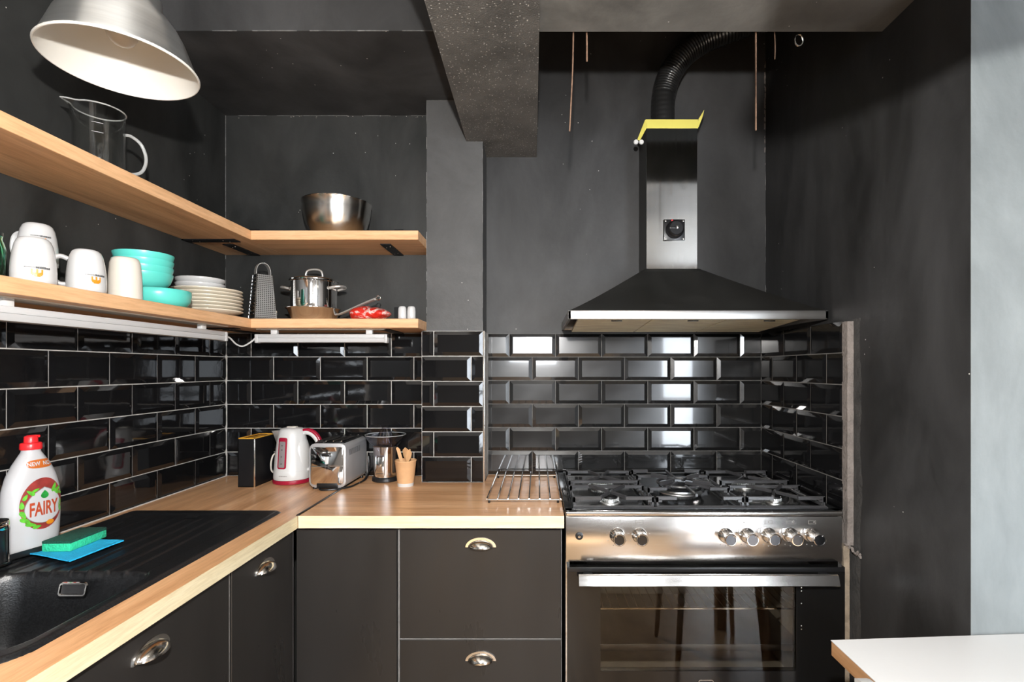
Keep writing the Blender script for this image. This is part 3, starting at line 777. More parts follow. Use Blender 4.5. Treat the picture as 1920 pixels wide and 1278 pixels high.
hp = smooth_path([(0.0565, 0, 0.140), (0.075, 0, 0.143), (0.100, 0, 0.128), (0.112, 0, 0.090), (0.102, 0, 0.052), (0.077, 0, 0.035), (0.0565, 0, 0.038)], 5)
B().tube(hp, 0.0045, 10).obj('handle', 'rimglass', t)
bb = B()
for z in (0.105, 0.13):
    ring_ = [(0.0574*math.cos(a), 0.0574*math.sin(a)) for a in [R(-128+3*k) for k in range(9)]]
    for (xa, ya), (xb, yb) in zip(ring_, ring_[1:]):
        bb.quad((xa, ya, z), (xb, yb, z), (xb, yb, z+0.0009), (xa, ya, z+0.0009))
sm_ = bb.obj('scale_marks', 'white', t, False); sm_['kind'] = 'stuff'

t = thing('mixing_bowl', 'steel mixing bowl on the upper shelf', 'bowl', (-0.811, 2.073, ZU))
po = [(0.055, 0.0), (0.075, 0.004), (0.098, 0.022), (0.114, 0.047), (0.124, 0.078), (0.129, 0.108), (0.131, 0.134), (0.134, 0.137), (0.1345, 0.1395), (0.130, 0.139), (0.127, 0.108), (0.121, 0.078), (0.111, 0.049), (0.095, 0.025), (0.072, 0.008), (0.0, 0.006)]
B().tube([(0.1325*math.cos(2*PI*k/64), 0.1325*math.sin(2*PI*k/64), 0.1385) for k in range(64)], 0.0022, 8, closed=True).obj('rolled_rim', 'chrome', t)
B().lathe([(0, 0.0)]+po, 64).obj('shell', 'spun', t, True, 70)

# ------------------------------------------------------------------ lower shelf crockery
def cyl_patch(bb, r, a0, a1, z0, z1, n=4, rf=None):
    """patch on a turned surface, angles in degrees"""
    for k in range(n):
        u, v = R(a0+(a1-a0)*k/n), R(a0+(a1-a0)*(k+1)/n)
        ra, rb = (r, r) if rf is None else (rf(z0), rf(z1))
        bb.quad((ra*math.cos(u), ra*math.sin(u), z0), (ra*math.cos(v), ra*math.sin(v), z0), (rb*math.cos(v), rb*math.sin(v), z1), (rb*math.cos(u), rb*math.sin(u), z1))
MUG_O = [(0.0365, 0.0), (0.0385, 0.001), (0.0393, 0.010), (0.0395, 0.028), (0.0385, 0.048), (0.0360, 0.070), (0.0325, 0.089), (0.0285, 0.0995), (0.0240, 0.1040), (0.0205, 0.1055), (0.0195, 0.1040), (0.0, 0.1035)]
MUG_I = [(0.0, 0.097), (0.022, 0.096), (0.0295, 0.085), (0.0345, 0.06), (0.0362, 0.03), (0.0362, 0.002), (0.0365, 0.0)]
def mug_r(z):
    for (r0, z0), (r1, z1) in zip(MUG_O, MUG_O[1:]):
        if z0 <= z <= z1: return r0+(r1-r0)*(z-z0)/max(1e-6, z1-z0)+0.0004
    return 0.03
def mug(label, loc, logo_deg, handle_deg, logo_z=0.036, s=1.0, up=False):
    t = thing('mug', label, 'mug', loc, 0, 'white printed mugs on the lower shelf')
    fl = (lambda p: [(r*s, (0.1055-z)*s) for r, z in p]) if up else (lambda p: [(r*s, z*s) for r, z in p])
    B().lathe(fl(MUG_I)+fl(MUG_O)[1:], 48).obj('cup', 'ceramic', t, True, 60)
    h = [(0.0360, 0.080), (0.050, 0.085), (0.064, 0.077), (0.0695, 0.055), (0.066, 0.034), (0.054, 0.019), (0.0405, 0.017)]
    hz = [((r-0.002)*s, 0, ((0.1055-z) if up else z)*s) for r, z in h]
    B().tube(smooth_path(hz, 5), [0.0072*s]*31, 10, flat=0.8).obj('handle', 'ceramic', t, rotz=R(handle_deg))
    rf = lambda z: (mug_r(0.1055-z/s) if up else mug_r(z/s))*s+0.0010
    ink = B(); rg = random.Random(int(logo_deg*7))
    a = -30.0
    while a < 30:                         # a line of unreadably small print
        w = rg.uniform(1.2, 2.6)
        if a < -4:
            cyl_patch(ink, 0, a, a+w*0.7, (logo_z+0.0193)*s, (logo_z+0.0212+rg.uniform(0, .0008))*s, 1, rf)
        else:
            cyl_patch(ink, 0, a, a+w, (logo_z+0.0183)*s, (logo_z+0.0226+rg.uniform(-.0006, .0006))*s, 1, rf)
        a += w+0.5
    ink.obj('small_print', 'ink', t, False, rotz=R(logo_deg))
    cr = B()
    for k, (a0, a1, z0, z1) in enumerate(((-12, 12, 0.0022, 0.005), (-8, 8, 0.0, 0.0022), (-14, -9.5, 0.005, 0.0165), (-2.6, 2.6, 0.005, 0.0165), (9.5, 14, 0.005, 0.0165), (-9.5, -5.5, 0.005, 0.0095), (5.5, 9.5, 0.005, 0.0095), (-5.5, -2.6, 0.005, 0.0085), (2.6, 5.5, 0.005, 0.0085))):
        cyl_patch(cr, 0, a0, a1, (logo_z+z0)*s, (logo_z+z1)*s, 2, rf)
    cr.obj('emblem', 'orange', t, False, rotz=R(logo_deg))
    return t
mug('white mug with orange emblem in front of the raised mug', (-1.142, 1.163, ZL), -38, 160, logo_z=0.014)
mug('white mug raised up behind another white mug', (-1.252, 1.285, ZL+0.0655), -36, 175, logo_z=0.050)
mug('small white mug holding up the raised mug', (-1.252, 1.285, ZL), -120, 100, s=0.62)
mug('white mug next to the plain cream cup, handle away from it', (-1.128, 1.283, ZL), -22, -142, logo_z=0.020)
t = thing('cream_cup', 'plain cream cup upside down between the mugs and turquoise bowls', 'cup', (-1.135, 1.412, ZL))
B().lathe([(0.0, 0.105), (0.029, 0.104), (0.035, 0.0)], 40).obj('lining', 'ivory', t)
B().lathe([(0.035, 0.0), (0.0385, 0.001), (0.0385, 0.006), (0.0375, 0.06), (0.0345, 0.098), (0.031, 0.110), (0.026, 0.114), (0.0, 0.1145)], 48).obj('wall', 'ivory', t, True, 50)
# green glass at the left edge
t = thing('green_glass', 'green glass jar with dark lid beside the white mugs', 'glass', (-1.232, 1.140, ZL))
B().lathe([(0, 0.0), (0.030, 0.0), (0.033, 0.004), (0.036, 0.04), (0.037, 0.075), (0.033, 0.092), (0.030, 0.10), (0.031, 0.108), (0.0285, 0.108), (0.0275, 0.10), (0.031, 0.09), (0.0345, 0.075), (0.0335, 0.04), (0.031, 0.008), (0, 0.008)], 40).obj('vessel', 'greenglass', t, True, 50)
B().lathe([(0.0315, 0.108), (0.0318, 0.116), (0.028, 0.1165), (0.0, 0.117)], 32).obj('lid', 'black', t)
# turquoise crockery
t = tag(B().lathe([(0, 0), (0.062, 0.0), (0.072, 0.004), (0.082, 0.018), (0.0855, 0.036), (0.0855, 0.050), (0.083, 0.052), (0.0815, 0.048), (0.079, 0.022), (0.069, 0.008), (0, 0.006)], 56).obj('deep_plate', 'turq', None, True, 60, (-1.176, 1.592, ZL)), 'turquoise deep plate under the stack of turquoise bowls', 'plate')
tb = B().lathe([(0, 0), (0.045, 0.0), (0.058, 0.006), (0.069, 0.020), (0.0745, 0.036), (0.0765, 0.0435), (0.0765, 0.046), (0.0735, 0.0445), (0.0665, 0.022), (0.055, 0.009), (0, 0.004)], 56).mesh('turquoise_bowl', 'turq', True, 60)
for k, nm in enumerate(('lowest', 'second', 'third', 'topmost')):
    o = link('turquoise_bowl', tb, None, (-1.202+0.001*k, 1.562, ZL+0.0525+0.0195*k))
    tag(o, 'turquoise bowl, %s of the four stacked' % nm, 'bowl', 'stacked turquoise bowls')
# cream plates and white bowls
pm = B().lathe([(0, 0), (0.062, 0.0), (0.066, 0.003), (0.088, 0.008), (0.1125, 0.0165), (0.1145, 0.0185), (0.1140, 0.0205), (0.1115, 0.0198), (0.087, 0.0115), (0.064, 0.0065), (0, 0.006)], 64).mesh('dinner_plate', 'creamcer', True, 60)
for k, nm in enumerate(('lowest', 'second from the bottom', 'third from the bottom', 'middle', 'third from the top', 'second from the top', 'topmost')):
    o = link('dinner_plate', pm, None, (-1.203+0.0012*math.sin(k*2.1), 1.866+0.0012*math.cos(k*1.7), ZL+0.0122*k))
    tag(o, 'cream dinner plate, %s of the stack of seven' % nm, 'plate', 'cream plates stacked on the lower shelf')
bw = B().lathe([(0, 0), (0.042, 0.0), (0.048, 0.003), (0.064, 0.012), (0.076, 0.026), (0.0785, 0.034), (0.0775, 0.0355), (0.0745, 0.033), (0.062, 0.016), (0.045, 0.007), (0, 0.006)], 56).mesh('shallow_bowl', 'ceramic', True, 60)
for k, nm in enumerate(('lower', 'upper')):
    o = link('shallow_bowl', bw, None, (-1.228, 1.868, ZL+0.0122*6+0.008+0.0185*k))
    tag(o, '%s of two white shallow bowls on the cream plates' % nm, 'bowl', 'white bowls on the plate stack')

# ------------------------------------------------------------------ grater
t = thing('box_grater', 'steel box grater with strap handle on the lower shelf', 'grater', (-1.076, 2.006, ZL), R(48))
bb = B(); h = 0.175; a0, a1, c0, c1 = 0.041, 0.028, 0.035, 0.022
def fr_face(bb, p0, p1, q1, q0): bb.quad(p0, p1, q1, q0)
front = B().quad((-a0, -c0, 0), (a0, -c0, 0), (a1, -c1, h), (-a1, -c1, h))
front.obj('grating_face', 'grater', t, False)
B().quad((a0, c0, 0), (-a0, c0, 0), (-a1, c1, h), (a1, c1, h)).obj('back_face', 'grater', t, False)
# slicing side with raised slots
B().quad((-a0, c0, 0), (-a0, -c0, 0), (-a1, -c1, h), (-a1, c1, h)).quad((a0, -c0, 0), (a0, c0, 0), (a1, c1, h), (a1, -c1, h)).obj('side_faces', 'steel_d', t, False)
bb = B()
for k in range(11):
    z = 0.018+k*0.0138; f = z/h; x = -(a0+(a1-a0)*f); c_ = (c0+(c1-c0)*f)*0.78
    bb.box(x-0.0035, x+0.0005, -c_, c_, z, z+0.0045, 0.001, 1)
bb.obj('slot_ridge', 'steel', t)
bb = B()
for sx_ in (-1, 1):
    for sy_ in (-1, 1):
        bb.tube([(sx_*a0, sy_*c0, 0.0), (sx_*a1, sy_*c1, h)], 0.0022, 6)
bb.tube([(-a0, -c0, 0.003), (a0, -c0, 0.003), (a0, c0, 0.003), (-a0, c0, 0.003)], 0.003, 6, closed=True)
bb.obj('corner_frame', 'steel', t)
hp = smooth_path([(0.027, 0, 0.158), (0.026, 0, 0.195), (0.016, 0, 0.216), (0.0, 0, 0.222), (-0.016, 0, 0.216), (-0.026, 0, 0.195), (-0.027, 0, 0.158)], 5)
bb = B(); prev = None
for p in hp:
    r_ = [bb.bm.verts.new((p.x, -0.011, p.z)), bb.bm.verts.new((p.x, 0.011, p.z))]
    n_ = Vector((p.x, 0, p.z-0.18)).normalized()*0.002
    r_ += [bb.bm.verts.new((p.x-n_.x, 0.011, p.z-n_.z)), bb.bm.verts.new((p.x-n_.x, -0.011, p.z-n_.z))]
    if prev:
        for k in range(4): bb.bm.faces.new((prev[k], prev[(k+1) % 4], r_[(k+1) % 4], r_[k]))
    prev = r_
bb.obj('strap_handle', 'satin', t)

# ------------------------------------------------------------------ frying pan with the pot standing in it
t = thing('frying_pan', 'small steel frying pan under the cooking pot', 'pan', (-0.905, 2.075, ZL))
B().lathe([(0, 0.0), (0.074, 0.0), (0.080, 0.004), (0.088, 0.016), (0.100, 0.046), (0.1075, 0.0495), (0.1075, 0.0515), (0.098, 0.048), (0.085, 0.017), (0.077, 0.0075), (0, 0.006)], 56).obj('body', 'chrome', t, True, 60)
hp = smooth_path([(0.092, -0.012, 0.026), (0.115, -0.018, 0.030), (0.17, -0.030, 0.050), (0.23, -0.045, 0.072), (0.265, -0.054, 0.084)], 6)
B().tube(hp, [0.006+0.005*min(1, k/14) for k in range(len(hp))], 10, flat=0.5).obj('handle', 'satin', t)
lp = [(0.277+0.010*math.cos(a), -0.057-0.004*math.cos(a), 0.088+0.008*math.sin(a)) for a in [2*PI*k/14 for k in range(14)]]
B().tube(lp, 0.0022, 6, closed=True).obj('hanging_loop', 'chrome', t)
B().lathe([(0.004, 0.0), (0.006, 0.002), (0, 0.004)], 10, (0.0955, -0.010, 0.030)).obj('rivet', 'chrome', t)
t = thing('cooking_pot', 'shiny steel cooking pot with lid and loop handles', 'pot', (-0.905, 2.075, ZL+0.0075))
pot = [(0, 0), (0.068, 0.0), (0.0755, 0.004), (0.0845, 0.038), (0.0875, 0.060), (0.0875, 0.148), (0.0915, 0.151), (0.0915, 0.1535), (0.086, 0.152), (0.085, 0.06), (0.07, 0.01), (0, 0.008)]
B().lathe(pot, 64).obj('body', 'chrome', t, True, 50)
ld = B().lathe([(0.0930, 0.1535), (0.0935, 0.157), (0.090, 0.1595), (0.07, 0.166), (0.04, 0.172), (0.0, 0.174)], 56).obj('lid', 'steel', t, True, 40)
hp = smooth_path([(-0.034, 0, 0.165), (-0.033, 0, 0.186), (-0.024, 0, 0.199), (0, 0, 0.203), (0.024, 0, 0.199), (0.033, 0, 0.186), (0.034, 0, 0.165)], 5)
B().tube(hp, 0.0042, 10).obj('lid_handle', 'satin', ld)
for s_, an in ((-1, 178), (1, -8)):
    hp = smooth_path([(0.086, -0.030, 0.122), (0.105, -0.030, 0.126), (0.122, -0.022, 0.129), (0.128, 0, 0.130), (0.122, 0.022, 0.129), (0.105, 0.030, 0.126), (0.086, 0.030, 0.122)], 5)
    B().tube(hp, 0.0055, 10).obj('side_handle', 'satin', t, rotz=R(an))

# ------------------------------------------------------------------ red packet and the two shakers
bb = B(); nu, nv = 40, 22; G = []
for j in range(nv+1):
    v = -1+2*j/nv; row = []
    for i in range(nu):
        a = 2*PI*i/nu
        w = (1-abs(v)**4.5)**0.5
        x = 0.082*v; y = 0.042*w*math.cos(a); z = 0.026*w*math.sin(a)
        tp = 1.0 if v < 0.35 else 1-0.62*((v-0.35)/0.65)
        z *= tp*(1.12 if v < 0 else 1)
        nz = mnoise.noise((x*40, y*40, z*40))*0.005*w
        row.append(bb.bm.verts.new((x, y+nz, max(-0.024, z+nz))))
    G.append(row)
for j in range(nv):
    for i in range(nu): bb.bm.faces.new((G[j][i], G[j][(i+1) % nu], G[j+1][(i+1) % nu], G[j+1][i]))
tag(bb.obj('food_packet', 'bag', None, True, 60, (-0.656, 2.012, ZL+0.0245), R(-3)), 'crumpled red printed packet lying beside the pan', 'packet')
sm = B().lathe([(0, 0.0), (0.0135, 0.0), (0.0155, 0.002), (0.016, 0.006), (0.0158, 0.030), (0.0148, 0.043), (0.0115, 0.0485), (0.006, 0.050), (0, 0.0502)], 32).mesh('shaker', 'ceramic', True, 60)
for x, lab in ((-0.522, 'white salt shaker nearer the red packet'), (-0.4875, 'white salt shaker at the shelf end')):
    o = link('shaker', sm, None, (x, 1.975, ZL)); tag(o, lab, 'shaker', 'pair of white shakers')
    B().lathe([(0.0022, 0.0), (0.0, 0.0006)], 8, (0, 0, 0.0502)).obj('pour_hole', 'ink', o)

# ------------------------------------------------------------------ worktop appliances
ZW = 0.90
t = thing('tea_tin', 'tall black tin with orange yellow inside in the worktop corner', 'tin', (-1.131, 2.063, ZW))
w, d, h = 0.0325, 0.072, 0.187
B().box(-w, w, -d, d, 0, 0.003).box(-w, -w+0.002, -d, d, 0, h).box(w-0.002, w, -d, d, 0, h).box(-w, w, -d, -d+0.002, 0, h).box(-w, w, d-0.002, d, 0, h).obj('body', 'black_m', t, False)
B().box(w-0.0045, w+0.0008, -d-0.0008, -d+0.0045, 0.0, h, 0.0015).obj('steel_corner', 'nickel', t)
B().box(-w+0.001, w-0.001, -d+0.001, d-0.001, h-0.006, h-0.003).obj('inner_lid', 'gold', t, False)
bb = B()
for x0, x1, y0, y1 in ((-w, w, -d, -d+0.003), (-w, w, d-0.003, d), (-w, -w+0.003, -d, d), (w-0.003, w, -d, d)):
    bb.box(x0-0.0006, x1+0.0006, y0-0.0006, y1+0.0006, h, h+0.004, 0.0008, 1)
bb.obj('rim', 'gold', t)

t = thing('electric_kettle', 'white electric kettle with red base and red trimmed handle', 'kettle', (-0.998, 2.083, ZW), R(0))
B().lathe([(0, 0), (0.066, 0.0), (0.0715, 0.003), (0.0725, 0.010), (0.0715, 0.016), (0.068, 0.0175), (0, 0.0175)], 48, sx=1.0, sy=0.95).obj('base', 'darkred', t)
kp = [(0.0, 0.018), (0.0685, 0.018), (0.0695, 0.022), (0.0685, 0.052), (0.0682, 0.0525), (0.0672, 0.055), (0.064, 0.100), (0.0585, 0.150), (0.053, 0.190), (0.0495, 0.208), (0.047, 0.2115)]
bb = B().lathe(kp, 56, sx=1.0, sy=0.95)
kb = bb.obj('body', 'white', t, True, 50)
# handle-side bulge
bb = B(); prev = None
for z, r0, dx in ((0.045, 0.030, 0.036), (0.09, 0.033, 0.036), (0.135, 0.034, 0.034), (0.165, 0.031, 0.028), (0.19, 0.022, 0.024), (0.205, 0.012, 0.022)):
    rg_ = [bb.bm.verts.new((dx+r0*1.02*math.cos(R(a)), r0*1.25*math.sin(R(a)), z)) for a in range(0, 360, 15)]
    if prev:
        for k in range(24): bb.bm.faces.new((prev[k], prev[(k+1) % 24], rg_[(k+1) % 24], rg_[k]))
    prev = rg_
bb.obj('grip_swelling', 'white', t, True, 70)
B().lathe([(0.0475, 0.210), (0.0455, 0.214), (0.040, 0.219), (0.020, 0.2225), (0.0, 0.223)], 48, sx=1.0, sy=0.95).obj('lid', 'white', t)
B().prism(rrect(-0.018, 0.020, -0.012, 0.012, 0.006), 0.2215, 0.226, 'Z').obj('lid_button', 'ivory', t)
sp = B().poly([(-0.046, -0.024, 0.150), (-0.046, 0.024, 0.150), (-0.038, -0.026, 0.211), (-0.038, 0.026, 0.211), (-0.083, 0.0, 0.207), (-0.077, -0.007, 0.207), (-0.077, 0.007, 0.207), (-0.060, 0, 0.170)],
             [(0, 2, 5, 7), (1, 7, 6, 3), (7, 5, 4), (7, 4, 6), (2, 3, 6, 4, 5), (0, 7, 1), (0, 1, 3, 2)])
sp.obj('spout', 'white', t, True, 60)
hp = smooth_path([(0.040, 0, 0.196), (0.060, 0, 0.202), (0.084, 0, 0.192), (0.104, 0, 0.166), (0.112, 0, 0.125), (0.106, 0, 0.085), (0.092, 0, 0.058), (0.060, 0, 0.050)], 6)
B().tube(hp, 0.0125, 14, flat=0.8).obj('handle', 'white', t)
hp2 = [Vector((p.x+0.006*(p.x > 0.05), 0, p.z+0.0075)) for p in hp[2:24]]
B().tube(hp2, 0.0095, 12).obj('grip_trim', 'darkred', t)
# water gauge on the front, follows the tapering side
def kr(z):
    for (r0, z0), (r1, z1) in zip(kp, kp[1:]):
        if z0 <= z <= z1 and z1 > z0: return r0+(r1-r0)*(z-z0)/(z1-z0)
    return 0.05
def gauge(x0, x1, z0, z1, r, off):
    P = rrect(x0, x1, z0, z1, r); bb = B(); c = (0.5*(x0+x1), 0.5*(z0+z1))
    def on(x, z):
        q = kr(z); return (x, -0.95*math.sqrt(max(1e-6, q*q-x*x))-off, z)
    rings = []
    for f in (0.0, 0.34, 0.67, 1.0):
        rings.append([bb.bm.verts.new(on(c[0]+(x-c[0])*f, c[1]+(z-c[1])*f)) for x, z in P] if f else [bb.bm.verts.new(on(*c))])
    n = len(P)
    for k in range(n): bb.bm.faces.new((rings[0][0], rings[1][k], rings[1][(k+1) % n]))
    for a, b_ in zip(rings[1:], rings[2:]):
        for k in range(n): bb.bm.faces.new((a[k], b_[k], b_[(k+1) % n], a[(k+1) % n]))
    back = [bb.bm.verts.new((v.co.x, v.co.y+off+0.004, v.co.z)) for v in rings[-1]]
    for k in range(n): bb.bm.faces.new((rings[-1][k], back[k], back[(k+1) % n], rings[-1][(k+1) % n]))
    return bb
gx = -0.012
g1 = gauge(gx-0.0185, gx+0.0185, 0.064, 0.186, 0.008, 0.0022).obj('gauge_surround', 'darkred', t)
gauge(gx-0.0125, gx+0.0125, 0.070, 0.171, 0.004, 0.0035).obj('gauge_window', 'greyglass', g1)
bb = B()
for z in (0.085, 0.112, 0.139, 0.155):
    q = kr(z); y = -0.95*math.sqrt(q*q-gx*gx)-0.0042
    bb.box(gx-0.003, gx+0.003, y, y+0.001, z-0.0015, z+0.0015)
bb.obj('gauge_marks', 'ink', g1, False)
bb = B(); rg = random.Random(6); x = -0.022
while x < 0.010:                          # maker's print, too small to read
    w_ = rg.uniform(0.0012, 0.0034); y = -0.95*math.sqrt(kr(0.036)**2-x*x)-0.0004
    bb.box(x, x+w_, y-0.0003, y+0.002, 0.0345, 0.0345+rg.uniform(0.002, 0.0032)); x += w_+0.0011
bb.obj('maker_print', 'greyink', t, False)
cb = smooth_path([(-0.06, 0.03, 0.02), (-0.085, 0.01, 0.04), (-0.083, -0.005, 0.075), (-0.075, 0.0, 0.11), (-0.06, 0.03, 0.115), (-0.04, 0.065, 0.10)], 6)
B().tube(cb, 0.0032, 8).obj('power_cord', 'ivory', t)

t = thing('toaster', 'chrome and silver two slot toaster standing endways on the worktop', 'toaster', (-0.800, 2.066, ZW))
tw, tl, th = 0.070, 0.119, 0.175
prof = rrect(-tw, tw, 0.008, th, 0.022, 6)
prof = [(x, max(z, 0.008)) for x, z in prof]
B().prism([(x, z) for x, z in prof], -tl+0.004, tl, 'Y', 0.003).obj('shell', 'silver', t, True, 40)
fp = rrect(-tw+0.008, tw-0.008, 0.020, th-0.012, 0.012, 5)
f = B().prism(fp, -tl-0.001, -tl+0.01, 'Y', 0.0015).obj('end_panel', 'chrome', t, True, 40)
B().box(-0.040, 0.040, -tl-0.002, -tl+0.01, 0.006, 0.026, 0.003).obj('foot_recess', 'black', t)
B().box(-0.003, 0.003, -tl-0.0016, -tl, 0.078, 0.150, 0.0005).obj('lever_slot', 'black', f)
B().box(-0.016, 0.016, -tl-0.017, -tl-0.001, 0.128, 0.141, 0.004).obj('lever', 'black', f)
B().box(-0.004, 0.004, -tl-0.010, -tl-0.001, 0.098, 0.128, 0.0015).obj('lever_stem', 'white', f)
B().box(-0.062, 0.062, -tl-0.0022, -tl-0.001, 0.088, 0.0905).obj('panel_crease', 'steel_h', f, False)
B().box(-tw+0.014, tw-0.014, -tl+0.016, tl-0.016, th-0.003, th+0.002, 0.001).obj('top_deck', 'black', t)
for x in (-0.030, 0.030):
    B().box(x-0.013, x+0.013, -tl+0.026, tl-0.026, th+0.0015, th+0.0035, 0.0008).obj('bread_slot', 'steel_d', t)
    for k in range(2):
        B().tube([(x-0.016+0.032*k, -tl+0.024, th+0.006), (x-0.016+0.032*k, tl-0.024, th+0.006)], 0.0022, 6).obj('slot_rail', 'chrome', t)
bb = B()
for k in range(11): bb.box(tw-0.0004, tw+0.0007, -0.085+k*0.0115, -0.0795+k*0.0115, 0.125, 0.148)
bb.obj('side_vent', 'steel_d', t, False)
for x in (-0.055, 0.055):
    for y in (-0.1, 0.1): B().lathe([(0.007, 0.0), (0.007, 0.009)], 10, (x, y, 0), cap=True).obj('foot', 'black', t)
cb = smooth_path([(-0.03, -0.112, 0.012), (-0.02, -0.132, 0.004), (0.005, -0.136, 0.004), (0.030, -0.128, 0.004), (0.05, -0.112, 0.004), (0.075, -0.085, 0.004), (0.083, -0.04, 0.004), (0.088, 0.02, 0.004), (0.083, 0.08, 0.01), (0.09, 0.11, 0.04)], 6)
B().tube(cb, 0.0036, 8).obj('power_cord', 'black', t)
cb = smooth_path([(0.088, -0.02, 0.005), (0.092, 0.01, 0.005), (0.094, 0.05, 0.012), (0.089, 0.09, 0.05), (0.083, 0.105, 0.09)], 5)
B().tube(cb, 0.003, 8).obj('loose_cord', 'steel_d', t)

t = thing('citrus_juicer', 'steel citrus juicer with clear cone on the worktop', 'juicer', (-0.629, 2.118, ZW))
B().lathe([(0, 0), (0.052, 0), (0.054, 0.003), (0.053, 0.014), (0.048, 0.018), (0, 0.018)], 40).obj('base', 'black', t)
B().lathe([(0.0, 0.018), (0.046, 0.018), (0.0465, 0.022), (0.0485, 0.12), (0.050, 0.142), (0.0, 0.142)], 48).obj('body', 'chrome', t, True, 40)
B().prism(rrect(-0.027, 0.010, 0.024, 0.108, 0.005), -0.054, -0.035, 'Y', 0.002).obj('front_plate', 'steel', t)
B().box(-0.022, 0.006, -0.0548, -0.0535, 0.036, 0.038).obj('plate_line', 'ink', t, False)
B().lathe([(0.046, 0.140), (0.060, 0.152), (0.078, 0.176), (0.0815, 0.188), (0.080, 0.189), (0.0765, 0.178), (0.058, 0.156), (0.020, 0.146), (0.0, 0.146)], 48).obj('juice_bowl', 'smoke', t, True, 60)
B().tube([(0.081*math.cos(2*PI*k/48), 0.081*math.sin(2*PI*k/48), 0.188) for k in range(48)], 0.0018, 8, closed=True).obj('bowl_rim', 'rimglass', t)
bb = B()
NR = 48; prev = None
for z, r0 in ((0.150, 0.034), (0.165, 0.033), (0.185, 0.029), (0.205, 0.021), (0.218, 0.011), (0.226, 0.002)):
    rg_ = [bb.bm.verts.new((r0*(1+0.10*math.cos(8*2*PI*k/NR))*math.cos(2*PI*k/NR), r0*(1+0.10*math.cos(8*2*PI*k/NR))*math.sin(2*PI*k/NR), z)) for k in range(NR)]
    if prev:
        for k in range(NR): bb.bm.faces.new((prev[k], prev[(k+1) % NR], rg_[(k+1) % NR], rg_[k]))
    prev = rg_
bb.bm.faces.new(prev)
bb.obj('reaming_cone', 'smoke', t, True, 70)
spv = B().poly([(-0.030, -0.040, 0.150), (0.018, -0.040, 0.150), (0.010, -0.066, 0.105), (-0.024, -0.066, 0.105), (-0.026, -0.040, 0.108), (0.012, -0.040, 0.108), (-0.034, -0.050, 0.148), (0.022, -0.050, 0.148)],
              [(6, 7, 2, 3), (0, 6, 3, 4), (1, 5, 2, 7), (4, 3, 2, 5), (0, 1, 7, 6)])
spv.obj('spout', 'smoke', t, False)
bb = B(); rg = random.Random(4)
for k in range(26):
    a = 2*PI*k/26; bb.lathe([(0.003, 0.0), (0.003, 0.0015), (0, 0.002)], 6, (0.052*math.cos(a), 0.052*math.sin(a), 0.158))
bb.obj('strainer_studs', 'chrome', t)

t = thing('paper_cup', 'brown paper cup holding wooden cutlery', 'cup', (-0.521, 2.020, ZW))
B().lathe([(0.0, 0.001), (0.030, 0.001), (0.0303, 0.0), (0.0318, 0.013)], 40).obj('white_foot', 'white', t)
B().lathe([(0.0318, 0.013), (0.0405, 0.096), (0.0420, 0.0975), (0.0425, 0.0995), (0.0415, 0.101), (0.0395, 0.100), (0.0312, 0.014), (0.0, 0.008)], 40).obj('wall', 'kraft', t, True, 50)
def cutlery(kind, label, x, y, tilt_x, tilt_y, rz, L=0.15):
    if kind == 'knife':
        P = [(-0.004, 0), (0.004, 0), (0.0045, 0.08), (0.0085, 0.092), (0.008, L-0.012), (0.001, L), (-0.005, L-0.004), (-0.0045, 0.09)]
    elif kind == 'spoon':
        P = [(-0.004, 0), (0.004, 0), (0.0045, 0.09), (0.0115, 0.108), (0.0125, 0.128), (0.008, L-0.006), (0, L), (-0.008, L-0.006), (-0.0125, 0.128), (-0.0115, 0.108), (-0.0045, 0.09)]
    else:
        P = [(-0.004, 0), (0.004, 0), (0.0045, 0.09), (0.011, 0.108), (0.011, L), (0.007, L), (0.006, L-0.022), (0.002, L-0.022), (0.0015, L), (-0.0015, L), (-0.002, L-0.022), (-0.006, L-0.022), (-0.007, L), (-0.011, L), (-0.011, 0.108), (-0.0045, 0.09)]
    bb = B().prism(P, -0.0008, 0.0008, 'Y')
    o = bb.obj('wooden_'+kind, 'spoonwood', None, False)
    o.location = (-0.521+x, 2.020+y, ZW+0.010); o.rotation_euler = (R(tilt_x), R(tilt_y), R(rz))
    tag(o, label, 'cutlery', 'wooden cutlery in the paper cup')
cutlery('knife', 'wooden knife leaning left in the paper cup, tallest of the cutlery', 0.006, -0.004, 4, -14, 8, 0.150)
cutlery('spoon', 'wooden spoon leaning left behind the wooden knife', 0.006, 0.010, -4, -8, -20, 0.138)
cutlery('fork', 'wooden fork upright in the middle of the paper cup', 0.0, 0.0, 2, 3, 25, 0.134)
cutlery('spoon', 'wooden spoon leaning right in the paper cup', -0.004, -0.010, 3, 11, -12, 0.138)
cutlery('knife', 'wooden knife tilted right behind the wooden spoon', -0.006, 0.014, -5, 9, 24, 0.130)
cutlery('fork', 'short wooden fork leaning on the right rim of the cup', -0.006, -0.002, 0, 15, 70, 0.118)

# ------------------------------------------------------------------ wire rack on the worktop
t = thing('wire_rack', 'wire cooling rack lying on the worktop beside the cooker', 'rack', (-0.05, 1.97, ZW))
for k in range(8):
    x = -0.124+k*0.0358
    B().tube([(x, -0.222, 0.0160), (x, 0.232, 0.0160)], 0.0030, 8).obj('bar', 'chrome', t)
for y in (-0.210, 0.19):
    B().tube([(-0.128, y, 0.0102), (0.131, y, 0.0102)], 0.0030, 8).obj('cross_bar', 'chrome', t)
for x in (-0.118, 0.118):
    for y in (-0.210, 0.19): B().lathe([(0.004, 0), (0.004, 0.009)], 8, (x, y, 0), cap=True).obj('foot', 'black', t)

